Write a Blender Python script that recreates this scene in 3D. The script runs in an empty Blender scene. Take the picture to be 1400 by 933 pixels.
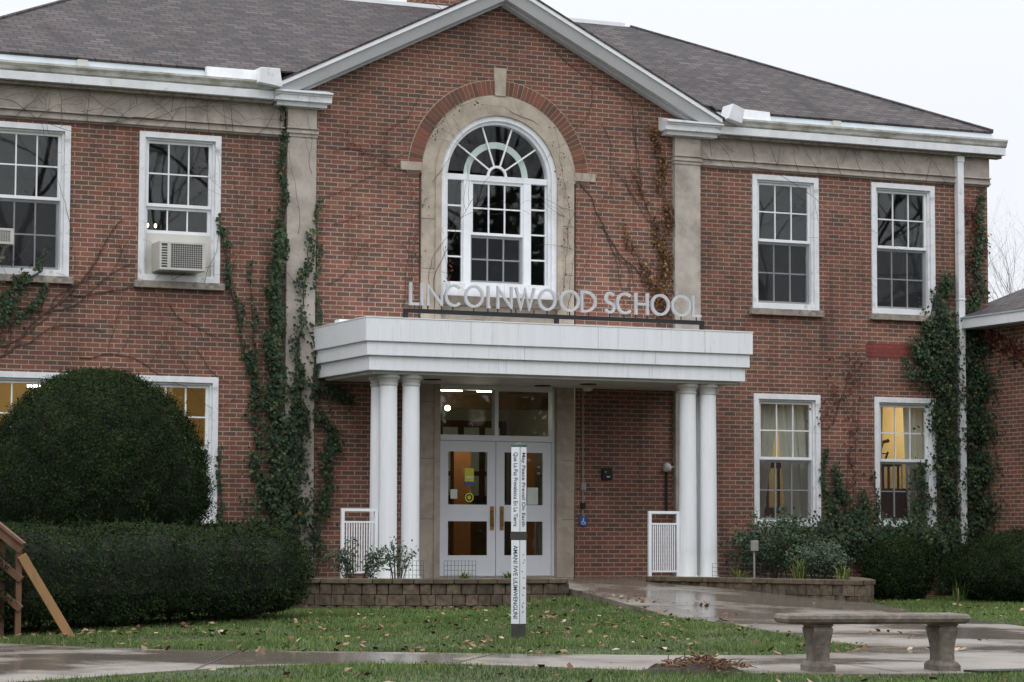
import bpy, bmesh, math, random
import numpy as np
from mathutils import Vector, Matrix
rnd = random.Random(7)
nr = np.random.default_rng(11)
R = math.radians
sc = bpy.context.scene
col = sc.collection

# ------------------------------------------------------------------ camera, sky, sun, exposure
CAM = np.array([-15.445, -34.943, 0.613])
YAW, PITCH, ROLL, FPX = R(24.11), R(4.40), R(0.178), 3453.0
fw = np.array([math.sin(YAW) * math.cos(PITCH), math.cos(YAW) * math.cos(PITCH), math.sin(PITCH)])
rt = np.array([math.cos(YAW), -math.sin(YAW), 0.0])
up = np.cross(rt, fw)
r2 = rt * math.cos(ROLL) + up * math.sin(ROLL)
u2 = -rt * math.sin(ROLL) + up * math.cos(ROLL)
cd = bpy.data.cameras.new("camera")
cam = bpy.data.objects.new("camera", cd)
col.objects.link(cam)
cam.matrix_world = Matrix(((r2[0], u2[0], -fw[0], CAM[0]), (r2[1], u2[1], -fw[1], CAM[1]), (r2[2], u2[2], -fw[2], CAM[2]), (0, 0, 0, 1)))
cd.sensor_width = 36
cd.lens = FPX / 1400 * 36
cd.clip_start, cd.clip_end = 0.5, 3000
sc.camera = cam

SUN_EL, SUN_AZ = R(48), R(215)          # azimuth from +Y clockwise: the light comes from behind the camera
w = bpy.data.worlds.new("World")
sc.world = w
w.use_nodes = True
nt = w.node_tree
bg = nt.nodes["Background"]
sky = nt.nodes.new("ShaderNodeTexSky")
sky.sky_type = 'NISHITA'
sky.sun_disc = False
sky.sun_elevation, sky.sun_rotation = SUN_EL, SUN_AZ
sky.dust_density = 3
geo = nt.nodes.new("ShaderNodeNewGeometry")
sep = nt.nodes.new("ShaderNodeSeparateXYZ")
nt.links.new(geo.outputs["Incoming"], sep.inputs[0])
el = nt.nodes.new("ShaderNodeMapRange")     # overcast: the cloud layer brightens from the horizon to overhead
el.interpolation_type = 'SMOOTHSTEP'
el.inputs["From Min"].default_value, el.inputs["From Max"].default_value = -0.12, -0.95
el.inputs["To Min"].default_value, el.inputs["To Max"].default_value = 9.5, 22.0
nt.links.new(sep.outputs[2], el.inputs["Value"])
cl = nt.nodes.new("ShaderNodeVectorMath")
cl.operation = 'SCALE'
cl.inputs[0].default_value = (0.925, 0.955, 1.005)
nt.links.new(el.outputs[0], cl.inputs["Scale"])
mx = nt.nodes.new("ShaderNodeMix")
mx.data_type = 'RGBA'
mx.inputs["Factor"].default_value = 0.975
nt.links.new(sky.outputs[0], mx.inputs["A"])
nt.links.new(cl.outputs[0], mx.inputs["B"])
nt.links.new(mx.outputs["Result"], bg.inputs[0])
bg.inputs[1].default_value = 0.1
sd = bpy.data.lights.new("sun", 'SUN')
sd.energy, sd.angle, sd.color = 0.5, R(25), (1.0, 0.97, 0.92)
so = bpy.data.objects.new("sun", sd)
col.objects.link(so)
sv = Vector((math.sin(SUN_AZ) * math.cos(SUN_EL), math.cos(SUN_AZ) * math.cos(SUN_EL), math.sin(SUN_EL)))
so.rotation_euler = sv.to_track_quat('Z', 'Y').to_euler()
so.location = sv * 60
sc.view_settings.view_transform = 'Standard'
sc.view_settings.look = 'None'
sc.view_settings.exposure = 0.08
sc.view_settings.gamma = 1.0
sc.cycles.use_denoising = True
sc.cycles.max_bounces = 6
sc.cycles.transparent_max_bounces = 12
sc.cycles.caustics_reflective = sc.cycles.caustics_refractive = False

# ------------------------------------------------------------------ helpers
ORG = {}


def tag(o, label=None, cat=None, group=None, kind=None):
    for k, v in (("label", label), ("category", cat), ("group", group), ("kind", kind)):
        if v:
            o[k] = v
    return o


def empty(name, loc, label=None, cat=None, group=None):
    o = bpy.data.objects.new(name, None)
    o.empty_display_size = 0.2
    col.objects.link(o)
    o.location = loc
    ORG[o.name] = Vector(loc)
    return tag(o, label, cat, group)


def link(me, name, parent=None, origin=None):
    o = bpy.data.objects.new(name, me)
    col.objects.link(o)
    og = Vector(origin) if origin is not None else (ORG[parent.name].copy() if parent else Vector((0, 0, 0)))
    if origin is not None or parent:
        me.transform(Matrix.Translation(-og))
    ORG[o.name] = og
    if parent:
        o.parent = parent
        o.location = og - ORG[parent.name]
    else:
        o.location = og
    return o


class MB:
    """collects shapes given in world metres, builds ONE mesh object"""

    def __init__(s):
        s.v, s.f = [], []

    def face(s, *p):
        n = len(s.v)
        s.v += [tuple(q) for q in p]
        s.f.append(tuple(range(n, n + len(p))))
        return s

    def hexa(s, p):
        n = len(s.v)
        s.v += [tuple(q) for q in p]
        for q in ((0, 3, 2, 1), (4, 5, 6, 7), (0, 1, 5, 4), (1, 2, 6, 5), (2, 3, 7, 6), (3, 0, 4, 7)):
            s.f.append(tuple(n + i for i in q))
        return s

    def box(s, x0, x1, y0, y1, z0, z1):
        return s.hexa([(x0, y0, z0), (x1, y0, z0), (x1, y1, z0), (x0, y1, z0), (x0, y0, z1), (x1, y0, z1), (x1, y1, z1), (x0, y1, z1)])

    def bar(s, a, b, w, h, upv=(0, 0, 1)):
        a, b = Vector(a), Vector(b)
        d = (b - a).normalized()
        sd_ = d.cross(Vector(upv))
        if sd_.length < 1e-4:
            sd_ = d.cross(Vector((0, 1, 0)))
        sd_.normalize()
        u = sd_.cross(d).normalized()
        p = []
        for q in (a, b):
            p += [q - sd_ * w / 2 - u * h / 2, q + sd_ * w / 2 - u * h / 2, q + sd_ * w / 2 + u * h / 2, q - sd_ * w / 2 + u * h / 2]
        return s.hexa(p)

    def tube(s, pts, rad, n=8, cap=True):
        pts = [Vector(p) for p in pts]
        rad = rad if isinstance(rad, (list, tuple)) else [rad] * len(pts)
        base = len(s.v)
        pr = None
        for i, p in enumerate(pts):
            d = (pts[min(i + 1, len(pts) - 1)] - pts[max(i - 1, 0)])
            d = d.normalized() if d.length > 1e-9 else Vector((0, 0, 1))
            if pr is None:
                pr = d.orthogonal().normalized()
            pr = (pr - d * pr.dot(d))
            pr = pr.normalized() if pr.length > 1e-6 else d.orthogonal().normalized()
            q = d.cross(pr)
            for k in range(n):
                a = 2 * math.pi * k / n
                s.v.append(tuple(p + (pr * math.cos(a) + q * math.sin(a)) * rad[i]))
        for i in range(len(pts) - 1):
            for k in range(n):
                a, b = base + i * n + k, base + i * n + (k + 1) % n
                s.f.append((a, b, b + n, a + n))
        if cap:
            s.f.append(tuple(base + k for k in range(n))[::-1])
            s.f.append(tuple(base + (len(pts) - 1) * n + k for k in range(n)))
        return s

    def lathe(s, cx, cy, prof, n=20):
        return s.tube_profile(cx, cy, prof, n)

    def tube_profile(s, cx, cy, prof, n=20):
        base = len(s.v)
        for r_, z in prof:
            for k in range(n):
                a = 2 * math.pi * k / n
                s.v.append((cx + r_ * math.cos(a), cy + r_ * math.sin(a), z))
        for i in range(len(prof) - 1):
            for k in range(n):
                a, b = base + i * n + k, base + i * n + (k + 1) % n
                s.f.append((a, b, b + n, a + n))
        s.f.append(tuple(base + k for k in range(n))[::-1])
        s.f.append(tuple(base + (len(prof) - 1) * n + k for k in range(n)))
        return s

    def arc(s, cx, cz, r0, r1, y0, y1, a0=0, a1=180, n=32):
        A = [R(a0 + (a1 - a0) * i / n) for i in range(n + 1)]
        base = len(s.v)
        for a in A:
            c, si = math.cos(a), math.sin(a)
            s.v += [(cx + r0 * c, y0, cz + r0 * si), (cx + r1 * c, y0, cz + r1 * si), (cx + r1 * c, y1, cz + r1 * si), (cx + r0 * c, y1, cz + r0 * si)]
        for i in range(n):
            a, b = base + i * 4, base + i * 4 + 4
            for k in range(4):
                s.f.append((a + k, a + (k + 1) % 4, b + (k + 1) % 4, b + k))
        s.f.append((base, base + 1, base + 2, base + 3))
        e = base + n * 4
        s.f.append((e + 3, e + 2, e + 1, e))
        return s

    def stroke(s, P, wd, y0, y1, closed=False):
        """a flat pen stroke through the (x, z) points P, thick in y"""
        P = [Vector(p) for p in P]
        n = len(P)
        L = []
        for i, p in enumerate(P):
            a = P[i - 1] if (i or closed) else None
            b = P[(i + 1) % n] if (i < n - 1 or closed) else None
            d1 = (p - a).normalized() if a is not None else (b - p).normalized()
            d2 = (b - p).normalized() if b is not None else d1
            n1, n2 = Vector((-d1.y, d1.x)), Vector((-d2.y, d2.x))
            m = n1 + n2
            m = m.normalized() if m.length > 1e-4 else n1
            k = min(1 / max(m.dot(n1), 0.2), 2.2)
            L.append((p + m * wd / 2 * k, p - m * wd / 2 * k))
        base = len(s.v)
        for a, b in L:
            s.v += [(a.x, y0, a.y), (b.x, y0, b.y), (b.x, y1, b.y), (a.x, y1, a.y)]
        for i in range(n if closed else n - 1):
            a, b = base + i * 4, base + ((i + 1) % n) * 4
            for k in range(4):
                s.f.append((a + k, a + (k + 1) % 4, b + (k + 1) % 4, b + k))
        if not closed:
            s.f.append((base, base + 1, base + 2, base + 3))
            e = base + (n - 1) * 4
            s.f.append((e + 3, e + 2, e + 1, e))
        return s

    def build(s, name, m, parent=None, origin=None, smooth=False, bevel=0.0, fix=True):
        me = bpy.data.meshes.new(name)
        me.from_pydata(s.v, [], s.f)
        if fix:
            bm = bmesh.new()
            bm.from_mesh(me)
            bmesh.ops.recalc_face_normals(bm, faces=bm.faces)
            bm.to_mesh(me)
            bm.free()
        uvm(me)
        me.materials.append(m)
        if smooth:
            me.polygons.foreach_set("use_smooth", [True] * len(me.polygons))
        o = link(me, name, parent, origin)
        if bevel:
            b = o.modifiers.new("bevel", 'BEVEL')
            b.width, b.segments, b.limit_method, b.angle_limit = bevel, 2, 'ANGLE', R(40)
        return o


def uvm(me):
    """metric UVs: u runs level along the face, v runs up it"""
    nl = len(me.loops)
    if not nl:
        return
    uv = me.uv_layers.new(name="uv")
    co = np.empty(len(me.vertices) * 3)
    me.vertices.foreach_get("co", co)
    co = co.reshape(-1, 3)
    vi = np.empty(nl, dtype=np.int64)
    me.loops.foreach_get("vertex_index", vi)
    nn = np.empty(len(me.polygons) * 3)
    me.polygons.foreach_get("normal", nn)
    nn = nn.reshape(-1, 3)
    tot = np.empty(len(me.polygons), dtype=np.int64)
    me.polygons.foreach_get("loop_total", tot)
    n = np.repeat(nn, tot, axis=0)
    t = np.stack([-n[:, 1], n[:, 0], np.zeros(len(n))], 1)
    l = np.linalg.norm(t, axis=1)
    flat = l < 0.15
    t[flat] = (1, 0, 0)
    t /= np.linalg.norm(t, axis=1)[:, None]
    b = np.cross(n, t)
    p = co[vi]
    uvv = np.stack([(p * t).sum(1), (p * b).sum(1)], 1)
    uv.data.foreach_set("uv", uvv.ravel())


def np_mesh(name, V, k, m, parent=None, origin=None, smooth=False):
    """V: (faces*k, 3) points, every k of them one face"""
    nv = len(V)
    nf = nv // k
    me = bpy.data.meshes.new(name)
    me.vertices.add(nv)
    me.vertices.foreach_set("co", np.asarray(V, dtype=np.float32).ravel())
    me.loops.add(nv)
    me.loops.foreach_set("vertex_index", np.arange(nv, dtype=np.int32))
    me.polygons.add(nf)
    me.polygons.foreach_set("loop_start", np.arange(nf, dtype=np.int32) * k)
    me.polygons.foreach_set("loop_total", np.full(nf, k, dtype=np.int32))
    me.update(calc_edges=True)
    me.materials.append(m)
    return link(me, name, parent, origin)


# ------------------------------------------------------------------ materials
def newmat(name):
    m = bpy.data.materials.new(name)
    m.use_nodes = True
    return m, m.node_tree, m.node_tree.nodes["Principled BSDF"]


def ramp(t, stops):
    r_ = t.nodes.new("ShaderNodeValToRGB")
    e = r_.color_ramp.elements
    while len(e) < len(stops):
        e.new(0.5)
    for i, (p, c) in enumerate(stops):
        e[i].position = p
        e[i].color = (*c, 1) if len(c) == 3 else c
    return r_


def noise(t, scale, detail=4, coord="Object", rough=0.55, stretch=None):
    tc = t.nodes.new("ShaderNodeTexCoord")
    n = t.nodes.new("ShaderNodeTexNoise")
    n.inputs["Scale"].default_value = scale
    n.inputs["Detail"].default_value = detail
    n.inputs["Roughness"].default_value = rough
    if stretch:
        mp = t.nodes.new("ShaderNodeMapping")
        mp.inputs["Scale"].default_value = stretch
        t.links.new(tc.outputs[coord], mp.inputs[0])
        t.links.new(mp.outputs[0], n.inputs["Vector"])
    else:
        t.links.new(tc.outputs[coord], n.inputs["Vector"])
    return n


def mult(t, a, b, fac=1.0, mode='MULTIPLY'):
    m = t.nodes.new("ShaderNodeMix")
    m.data_type = 'RGBA'
    m.blend_type = mode
    if isinstance(fac, float):
        m.inputs["Factor"].default_value = fac
    else:
        t.links.new(fac, m.inputs["Factor"])
    for s_, q in (("A", a), ("B", b)):
        if isinstance(q, tuple):
            m.inputs[s_].default_value = (*q, 1)
        else:
            t.links.new(q, m.inputs[s_])
    return m.outputs["Result"]


def bump(t, b, h, strength=0.3, dist=0.01):
    n = t.nodes.new("ShaderNodeBump")
    n.inputs["Strength"].default_value = strength
    n.inputs["Distance"].default_value = dist
    t.links.new(h, n.inputs["Height"])
    t.links.new(n.outputs[0], b.inputs["Normal"])


def plain(name, c, rough=0.6, sc_=6.0, var=0.25, bmp=0.1, metal=0.0, stretch=None, dirt=None, dsc=2.0, dth=(0.5, 0.7)):
    m, t, b = newmat(name)
    n = noise(t, sc_, 6, stretch=stretch)
    r_ = ramp(t, [(0.3, (1 - var,) * 3), (0.7, (1 + var * 0.3,) * 3)])
    t.links.new(n.outputs["Fac"], r_.inputs[0])
    o = mult(t, c, r_.outputs[0])
    if dirt:
        n2 = noise(t, dsc, 8, rough=0.7, stretch=stretch)
        r3 = ramp(t, [(dth[0], (0, 0, 0)), (dth[1], (1, 1, 1))])
        t.links.new(n2.outputs["Fac"], r3.inputs[0])
        o = mult(t, o, dirt, fac=r3.outputs[0], mode='MIX')
    t.links.new(o, b.inputs["Base Color"])
    b.inputs["Roughness"].default_value = rough
    b.inputs["Metallic"].default_value = metal
    if bmp:
        bump(t, b, n.outputs["Fac"], bmp, 0.02)
    return m


def brickmat(name, bw, bh, mort, stops, mcol, weather=0.35, bmp=0.6, squash=False):
    m, t, b = newmat(name)
    tc = t.nodes.new("ShaderNodeTexCoord")
    # a slight waver so courses are not ruler straight
    nw = noise(t, 3.0, 2, "UV")
    wv = t.nodes.new("ShaderNodeVectorMath")
    wv.operation = 'MULTIPLY_ADD'
    wv.inputs[1].default_value = (0.006, 0.006, 0)
    t.links.new(nw.outputs["Color"], wv.inputs[0])
    t.links.new(tc.outputs["UV"], wv.inputs[2])
    br = t.nodes.new("ShaderNodeTexBrick")
    br.offset = 0.5
    br.inputs["Scale"].default_value = 1
    br.inputs["Brick Width"].default_value = bw
    br.inputs["Row Height"].default_value = bh
    br.inputs["Mortar Size"].default_value = mort
    br.inputs["Mortar Smooth"].default_value = 0.2
    br.inputs["Color1"].default_value = (0, 0, 0, 1)
    br.inputs["Color2"].default_value = (1, 1, 1, 1)
    br.inputs["Mortar"].default_value = (0.5, 0.5, 0.5, 1)
    t.links.new(wv.outputs[0], br.inputs["Vector"])
    rp = ramp(t, stops)
    t.links.new(br.outputs["Color"], rp.inputs[0])
    o = mult(t, rp.outputs[0], mcol, fac=br.outputs["Fac"], mode='MIX')
    n = noise(t, 0.7, 8, "UV", 0.65)
    r_ = ramp(t, [(0.3, (1 - weather,) * 3), (0.62, (1.08,) * 3)])
    t.links.new(n.outputs["Fac"], r_.inputs[0])
    o = mult(t, o, r_.outputs[0])
    n2 = noise(t, 60, 3, "UV")
    r4 = ramp(t, [(0.3, (0.8,) * 3), (0.7, (1.12,) * 3)])
    t.links.new(n2.outputs["Fac"], r4.inputs[0])
    o = mult(t, o, r4.outputs[0])
    n5 = noise(t, 1.0, 7, "UV", 0.65, stretch=(2.2, 0.35, 1))
    r5 = ramp(t, [(0.54, (1, 1, 1)), (0.70, (0.58, 0.57, 0.56))])
    t.links.new(n5.outputs["Fac"], r5.inputs[0])
    o = mult(t, o, r5.outputs[0])
    t.links.new(o, b.inputs["Base Color"])
    b.inputs["Roughness"].default_value = 0.85
    inv = t.nodes.new("ShaderNodeMath")
    inv.operation = 'SUBTRACT'
    inv.inputs[0].default_value = 1
    t.links.new(br.outputs["Fac"], inv.inputs[1])
    bump(t, b, inv.outputs[0], bmp, 0.008)
    return m


def islandmat(name, stops, rough=0.6, sub=0.0, patch=None, trans=0.0, spec=0.3):
    """colour differs from leaf to leaf (block to block)"""
    m, t, b = newmat(name)
    g = t.nodes.new("ShaderNodeNewGeometry")
    rp = ramp(t, stops)
    t.links.new(g.outputs["Random Per Island"], rp.inputs[0])
    o = rp.outputs[0]
    if patch:
        n = noise(t, patch[0], 3)
        r_ = ramp(t, [(0.35, (patch[1],) * 3), (0.65, (patch[2],) * 3)])
        t.links.new(n.outputs["Fac"], r_.inputs[0])
        o = mult(t, o, r_.outputs[0])
    t.links.new(o, b.inputs["Base Color"])
    b.inputs["Roughness"].default_value = rough
    b.inputs["Specular IOR Level"].default_value = spec
    return m


def emit(name, c, s_):
    m, t, b = newmat(name)
    b.inputs["Base Color"].default_value = (0.8, 0.8, 0.8, 1)
    b.inputs["Emission Color"].default_value = (*c, 1)
    b.inputs["Emission Strength"].default_value = s_
    return m


def glassmat(name, tint=(0.92, 0.95, 0.94), wav=0.008, ior=1.62):
    m, t, b = newmat(name)
    t.nodes.remove(b)
    out = t.nodes["Material Output"]
    tr = t.nodes.new("ShaderNodeBsdfTransparent")
    tr.inputs[0].default_value = (*tint, 1)
    gl = t.nodes.new("ShaderNodeBsdfGlossy")
    gl.inputs["Roughness"].default_value = 0.015
    fr = t.nodes.new("ShaderNodeFresnel")
    gm = t.nodes.new("ShaderNodeNewGeometry")
    im = t.nodes.new("ShaderNodeMapRange")
    im.inputs["To Min"].default_value, im.inputs["To Max"].default_value = ior, 1 / ior
    t.links.new(gm.outputs["Backfacing"], im.inputs["Value"])
    t.links.new(im.outputs[0], fr.inputs[0])
    ms = t.nodes.new("ShaderNodeMixShader")
    n = noise(t, 1.6, 1)
    bp = t.nodes.new("ShaderNodeBump")
    bp.inputs["Strength"].default_value = wav
    bp.inputs["Distance"].default_value = 0.1
    t.links.new(n.outputs["Fac"], bp.inputs["Height"])
    t.links.new(bp.outputs[0], gl.inputs["Normal"])
    t.links.new(fr.outputs[0], ms.inputs[0])
    t.links.new(tr.outputs[0], ms.inputs[1])
    t.links.new(gl.outputs[0], ms.inputs[2])
    t.links.new(ms.outputs[0], out.inputs[0])
    return m


def veil(name, c, op):
    """a mesh screen or sheer cloth: partly open"""
    m, t, b = newmat(name)
    out = t.nodes["Material Output"]
    b.inputs["Base Color"].default_value = (*c, 1)
    b.inputs["Roughness"].default_value = 0.8
    tr = t.nodes.new("ShaderNodeBsdfTransparent")
    ms = t.nodes.new("ShaderNodeMixShader")
    ms.inputs[0].default_value = op
    t.links.new(tr.outputs[0], ms.inputs[1])
    t.links.new(b.outputs[0], ms.inputs[2])
    t.links.new(ms.outputs[0], out.inputs[0])
    return m


BR = [(0.0, (0.120, 0.069, 0.053)), (0.2, (0.148, 0.073, 0.053)), (0.4, (0.18, 0.077, 0.054)), (0.6, (0.21, 0.080, 0.054)), (0.85, (0.235, 0.085, 0.055)), (1.0, (0.26, 0.108, 0.068))]
M = {}
M['brick'] = brickmat("brick", 0.2032, 0.0677, 0.0072, BR, (0.40, 0.31, 0.24), 0.4)
M['roof'] = brickmat("roof_shingles", 0.24, 0.13, 0.010, [(0.0, (0.044, 0.038, 0.040)), (0.35, (0.064, 0.053, 0.054)), (0.7, (0.088, 0.068, 0.065)), (1.0, (0.108, 0.09, 0.09))], (0.022, 0.019, 0.02), 0.32, 0.9)
M['white'] = plain("white_paint", (0.83, 0.845, 0.865), 0.45, 3, 0.10, 0.03)
M['oldwhite'] = plain("weathered_white_paint", (0.78, 0.79, 0.81), 0.55, 5, 0.14, 0.1, dirt=(0.40, 0.37, 0.31), dsc=4.5, dth=(0.58, 0.74))
M['dirty'] = plain("stained_cornice_paint", (0.62, 0.61, 0.57), 0.6, 3, 0.25, 0.1, dirt=(0.17, 0.165, 0.10), dsc=2.6, dth=(0.44, 0.72), stretch=(1, 1, 2.5))
M['flash'] = plain("metal_flashing", (0.50, 0.55, 0.58), 0.5, 2, 0.2, 0.04)
M['grey'] = plain("rake_grey_trim", (0.47, 0.47, 0.48), 0.55, 2, 0.1, 0.03)  # even grey on the raking trim, darker than the white fascia
M['greycol'] = plain("canopy_paint", (0.81, 0.825, 0.85), 0.4, 2, 0.07, 0.02, dirt=(0.50, 0.49, 0.46), dsc=4, dth=(0.56, 0.78), stretch=(5, 1, 0.35))
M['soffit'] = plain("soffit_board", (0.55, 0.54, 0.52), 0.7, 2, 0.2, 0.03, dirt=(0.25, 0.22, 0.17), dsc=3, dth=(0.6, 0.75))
M['stone'] = plain("limestone", (0.45, 0.40, 0.345), 0.85, 5, 0.2, 0.15, dirt=(0.21, 0.185, 0.16), dsc=2.4, dth=(0.46, 0.76))
M['tan'] = plain("tan_limestone", (0.46, 0.39, 0.315), 0.85, 5, 0.2, 0.12, dirt=(0.24, 0.20, 0.16), dsc=2.6, dth=(0.46, 0.76))
M['sill'] = plain("weathered_sill_stone", (0.33, 0.29, 0.245), 0.9, 14, 0.35, 0.3, dirt=(0.13, 0.12, 0.10), dsc=6, dth=(0.5, 0.65))  # the moulding under the eaves also takes it as painted shade
M['voussoir'] = islandmat("arch_bricks", [(0, (0.105, 0.06, 0.045)), (0.5, (0.175, 0.072, 0.05)), (1, (0.22, 0.082, 0.053))], 0.85)
M['mortar'] = plain("mortar", (0.40, 0.32, 0.25), 0.9, 20, 0.2, 0.2)
M['redpaint'] = brickmat("red_painted_brick", 0.2032, 0.0677, 0.0072, [(0, (0.19, 0.042, 0.036)), (1, (0.27, 0.055, 0.045))], (0.16, 0.04, 0.034))
M['glass'] = glassmat("window_glass")
M['screen'] = veil("insect_screen", (0.03, 0.03, 0.034), 0.26)
M['dark'] = plain("dark_metal", (0.009, 0.009, 0.010), 0.7, 10, 0.2, 0.05)
M['letter'] = plain("brushed_letter_metal", (0.60, 0.61, 0.63), 0.4, 12, 0.1, 0.03, metal=0.25)
M['acbody'] = plain("beige_casing", (0.55, 0.53, 0.49), 0.5, 4, 0.15, 0.03, dirt=(0.3, 0.27, 0.22), dsc=5, dth=(0.6, 0.75))
M['acpanel'] = plain("beige_filler_board", (0.62, 0.60, 0.55), 0.6, 2, 0.1, 0.02)
M['brass'] = plain("aged_brass", (0.36, 0.21, 0.07), 0.4, 10, 0.3, 0.05, metal=0.6)
M['doorwhite'] = plain("door_paint", (0.72, 0.735, 0.77), 0.45, 2, 0.06, 0.02)
M['bark'] = plain("bark", (0.055, 0.045, 0.04), 0.9, 12, 0.4, 0.4)
M['vine'] = plain("vine_stem", (0.075, 0.052, 0.042), 0.9, 20, 0.3, 0.2)
M['yew'] = islandmat("yew_foliage", [(0, (0.009, 0.016, 0.007)), (0.45, (0.016, 0.029, 0.010)), (0.85, (0.027, 0.045, 0.014)), (0.98, (0.04, 0.055, 0.018)), (1, (0.06, 0.04, 0.02))], 0.75, patch=(2.2, 0.65, 1.3), spec=0.06)
def browning(m):
    t, b = m.node_tree, m.node_tree.nodes["Principled BSDF"]
    src = b.inputs["Base Color"].links[0].from_socket
    n = noise(t, 3.2, 4)
    r_ = ramp(t, [(0.60, (0, 0, 0)), (0.74, (0.75, 0.75, 0.75))])
    t.links.new(n.outputs["Fac"], r_.inputs[0])
    t.links.new(mult(t, src, (0.035, 0.024, 0.012), fac=r_.outputs[0], mode='MIX'), b.inputs["Base Color"])


browning(M['yew'])
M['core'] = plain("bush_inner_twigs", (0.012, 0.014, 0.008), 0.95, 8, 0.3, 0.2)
M['ivy'] = islandmat("ivy_leaves", [(0, (0.014, 0.028, 0.017)), (0.45, (0.030, 0.053, 0.028)), (0.85, (0.045, 0.072, 0.033)), (0.96, (0.09, 0.105, 0.035)), (1, (0.11, 0.06, 0.028))], 0.6, patch=(3, 0.8, 1.2), spec=0.15)
M['dryivy'] = islandmat("dry_creeper_leaves", [(0, (0.045, 0.026, 0.02)), (0.5, (0.10, 0.052, 0.03)), (0.85, (0.17, 0.09, 0.038)), (1, (0.32, 0.21, 0.075))], 0.8, spec=0.1)
M['redivy'] = islandmat("red_creeper_leaves", [(0, (0.05, 0.022, 0.02)), (0.5, (0.11, 0.035, 0.03)), (0.85, (0.16, 0.06, 0.035)), (1, (0.05, 0.07, 0.03))], 0.8, spec=0.1)
M['sage'] = islandmat("grey_green_leaves", [(0, (0.026, 0.046, 0.026)), (0.5, (0.048, 0.08, 0.042)), (1, (0.09, 0.125, 0.07))], 0.7)
M['fresh'] = islandmat("strappy_green_leaves", [(0, (0.05, 0.09, 0.02)), (0.6, (0.10, 0.15, 0.035)), (1, (0.30, 0.26, 0.10))], 0.6)
M['grass'] = islandmat("grass_blades", [(0, (0.052, 0.092, 0.024)), (0.5, (0.086, 0.146, 0.037)), (0.85, (0.132, 0.19, 0.052)), (1, (0.26, 0.225, 0.10))], 0.6, patch=(0.9, 0.75, 1.3), spec=0.25)
M['leaf'] = islandmat("fallen_leaves", [(0, (0.08, 0.038, 0.02)), (0.45, (0.16, 0.08, 0.042)), (0.8, (0.27, 0.165, 0.095)), (1, (0.46, 0.36, 0.26))], 0.7)
M['turf'] = plain("turf_soil", (0.045, 0.062, 0.022), 0.95, 6, 0.4, 0.4, dirt=(0.06, 0.045, 0.025), dsc=3)
M['soil'] = plain("bed_soil", (0.045, 0.032, 0.022), 0.95, 20, 0.4, 0.6)
M['block'] = islandmat("planter_blocks", [(0, (0.075, 0.062, 0.046)), (0.5, (0.11, 0.088, 0.065)), (1, (0.155, 0.118, 0.085))], 0.95, patch=(14, 0.6, 1.2), spec=0.1)
M['coping'] = islandmat("planter_coping", [(0, (0.10, 0.08, 0.056)), (1, (0.145, 0.115, 0.08))], 0.95, patch=(10, 0.7, 1.15), spec=0.1)
M['bench'] = plain("cast_concrete", (0.215, 0.185, 0.147), 0.9, 24, 0.35, 0.35, dirt=(0.06, 0.053, 0.044), dsc=5, dth=(0.42, 0.70))
M['rust'] = plain("red_brown_timber", (0.17, 0.085, 0.05), 0.75, 9, 0.35, 0.15, stretch=(1, 1, 0.2))
M['pine'] = plain("yellow_timber", (0.33, 0.185, 0.08), 0.7, 7, 0.3, 0.12, stretch=(1, 1, 0.25), dirt=(0.13, 0.065, 0.03), dsc=5, dth=(0.62, 0.7))
M['plaque'] = plain("white_plaque", (0.72, 0.74, 0.77), 0.5, 6, 0.1, 0.02)
M['ink'] = plain("dark_lettering", (0.035, 0.04, 0.07), 0.6, 10, 0.1, 0)
M['patina'] = plain("green_patina", (0.05, 0.10, 0.075), 0.7, 12, 0.3, 0.1)
M['postdark'] = plain("dark_post_wood", (0.05, 0.045, 0.04), 0.8, 12, 0.3, 0.2)
M['conduit'] = plain("grey_conduit", (0.30, 0.28, 0.27), 0.5, 8, 0.2, 0.03)
M['blue'] = plain("blue_plate", (0.03, 0.09, 0.35), 0.4, 8, 0.1, 0)
M['wire'] = plain("wire", (0.05, 0.055, 0.055), 0.5, 10, 0.2, 0)
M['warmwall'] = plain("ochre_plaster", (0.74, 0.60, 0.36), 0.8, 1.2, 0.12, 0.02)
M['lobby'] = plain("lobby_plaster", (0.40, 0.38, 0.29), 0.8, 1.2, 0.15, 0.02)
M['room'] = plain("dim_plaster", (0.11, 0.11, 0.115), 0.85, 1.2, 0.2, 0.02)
M['orange'] = plain("orange_wall", (0.34, 0.13, 0.04), 0.7, 1.5, 0.15, 0.02)
M['cloth'] = veil("sheer_curtain", (0.66, 0.63, 0.57), 0.985)
_t = M['cloth'].node_tree
_tl = _t.nodes.new("ShaderNodeBsdfTranslucent")
_tl.inputs[0].default_value = (0.62, 0.59, 0.52, 1)
_mx = _t.nodes.new("ShaderNodeMixShader")
_mx.inputs[0].default_value = 0.15
_out = [m_ for m_ in _t.nodes if m_.type == 'MIX_SHADER' and m_ != _mx][0]
_t.links.new(_t.nodes["Principled BSDF"].outputs[0], _mx.inputs[1])
_t.links.new(_tl.outputs[0], _mx.inputs[2])
_t.links.new(_mx.outputs[0], _out.inputs[2])
M['wood'] = plain("dark_furniture_wood", (0.09, 0.045, 0.02), 0.4, 8, 0.3, 0.05)
M['redcloth'] = plain("red_fabric", (0.28, 0.03, 0.03), 0.8, 10, 0.2, 0.05)
M['tube'] = emit("lit_tube", (1, 0.95, 0.82), 9)
M['bulb'] = emit("lit_bulb", (1, 0.85, 0.55), 5)
M['yellow'] = plain("yellow_print", (0.62, 0.58, 0.05), 0.5, 8, 0.1, 0)
M['paper'] = plain("paper", (0.62, 0.66, 0.60), 0.6, 8, 0.1, 0)


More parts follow.
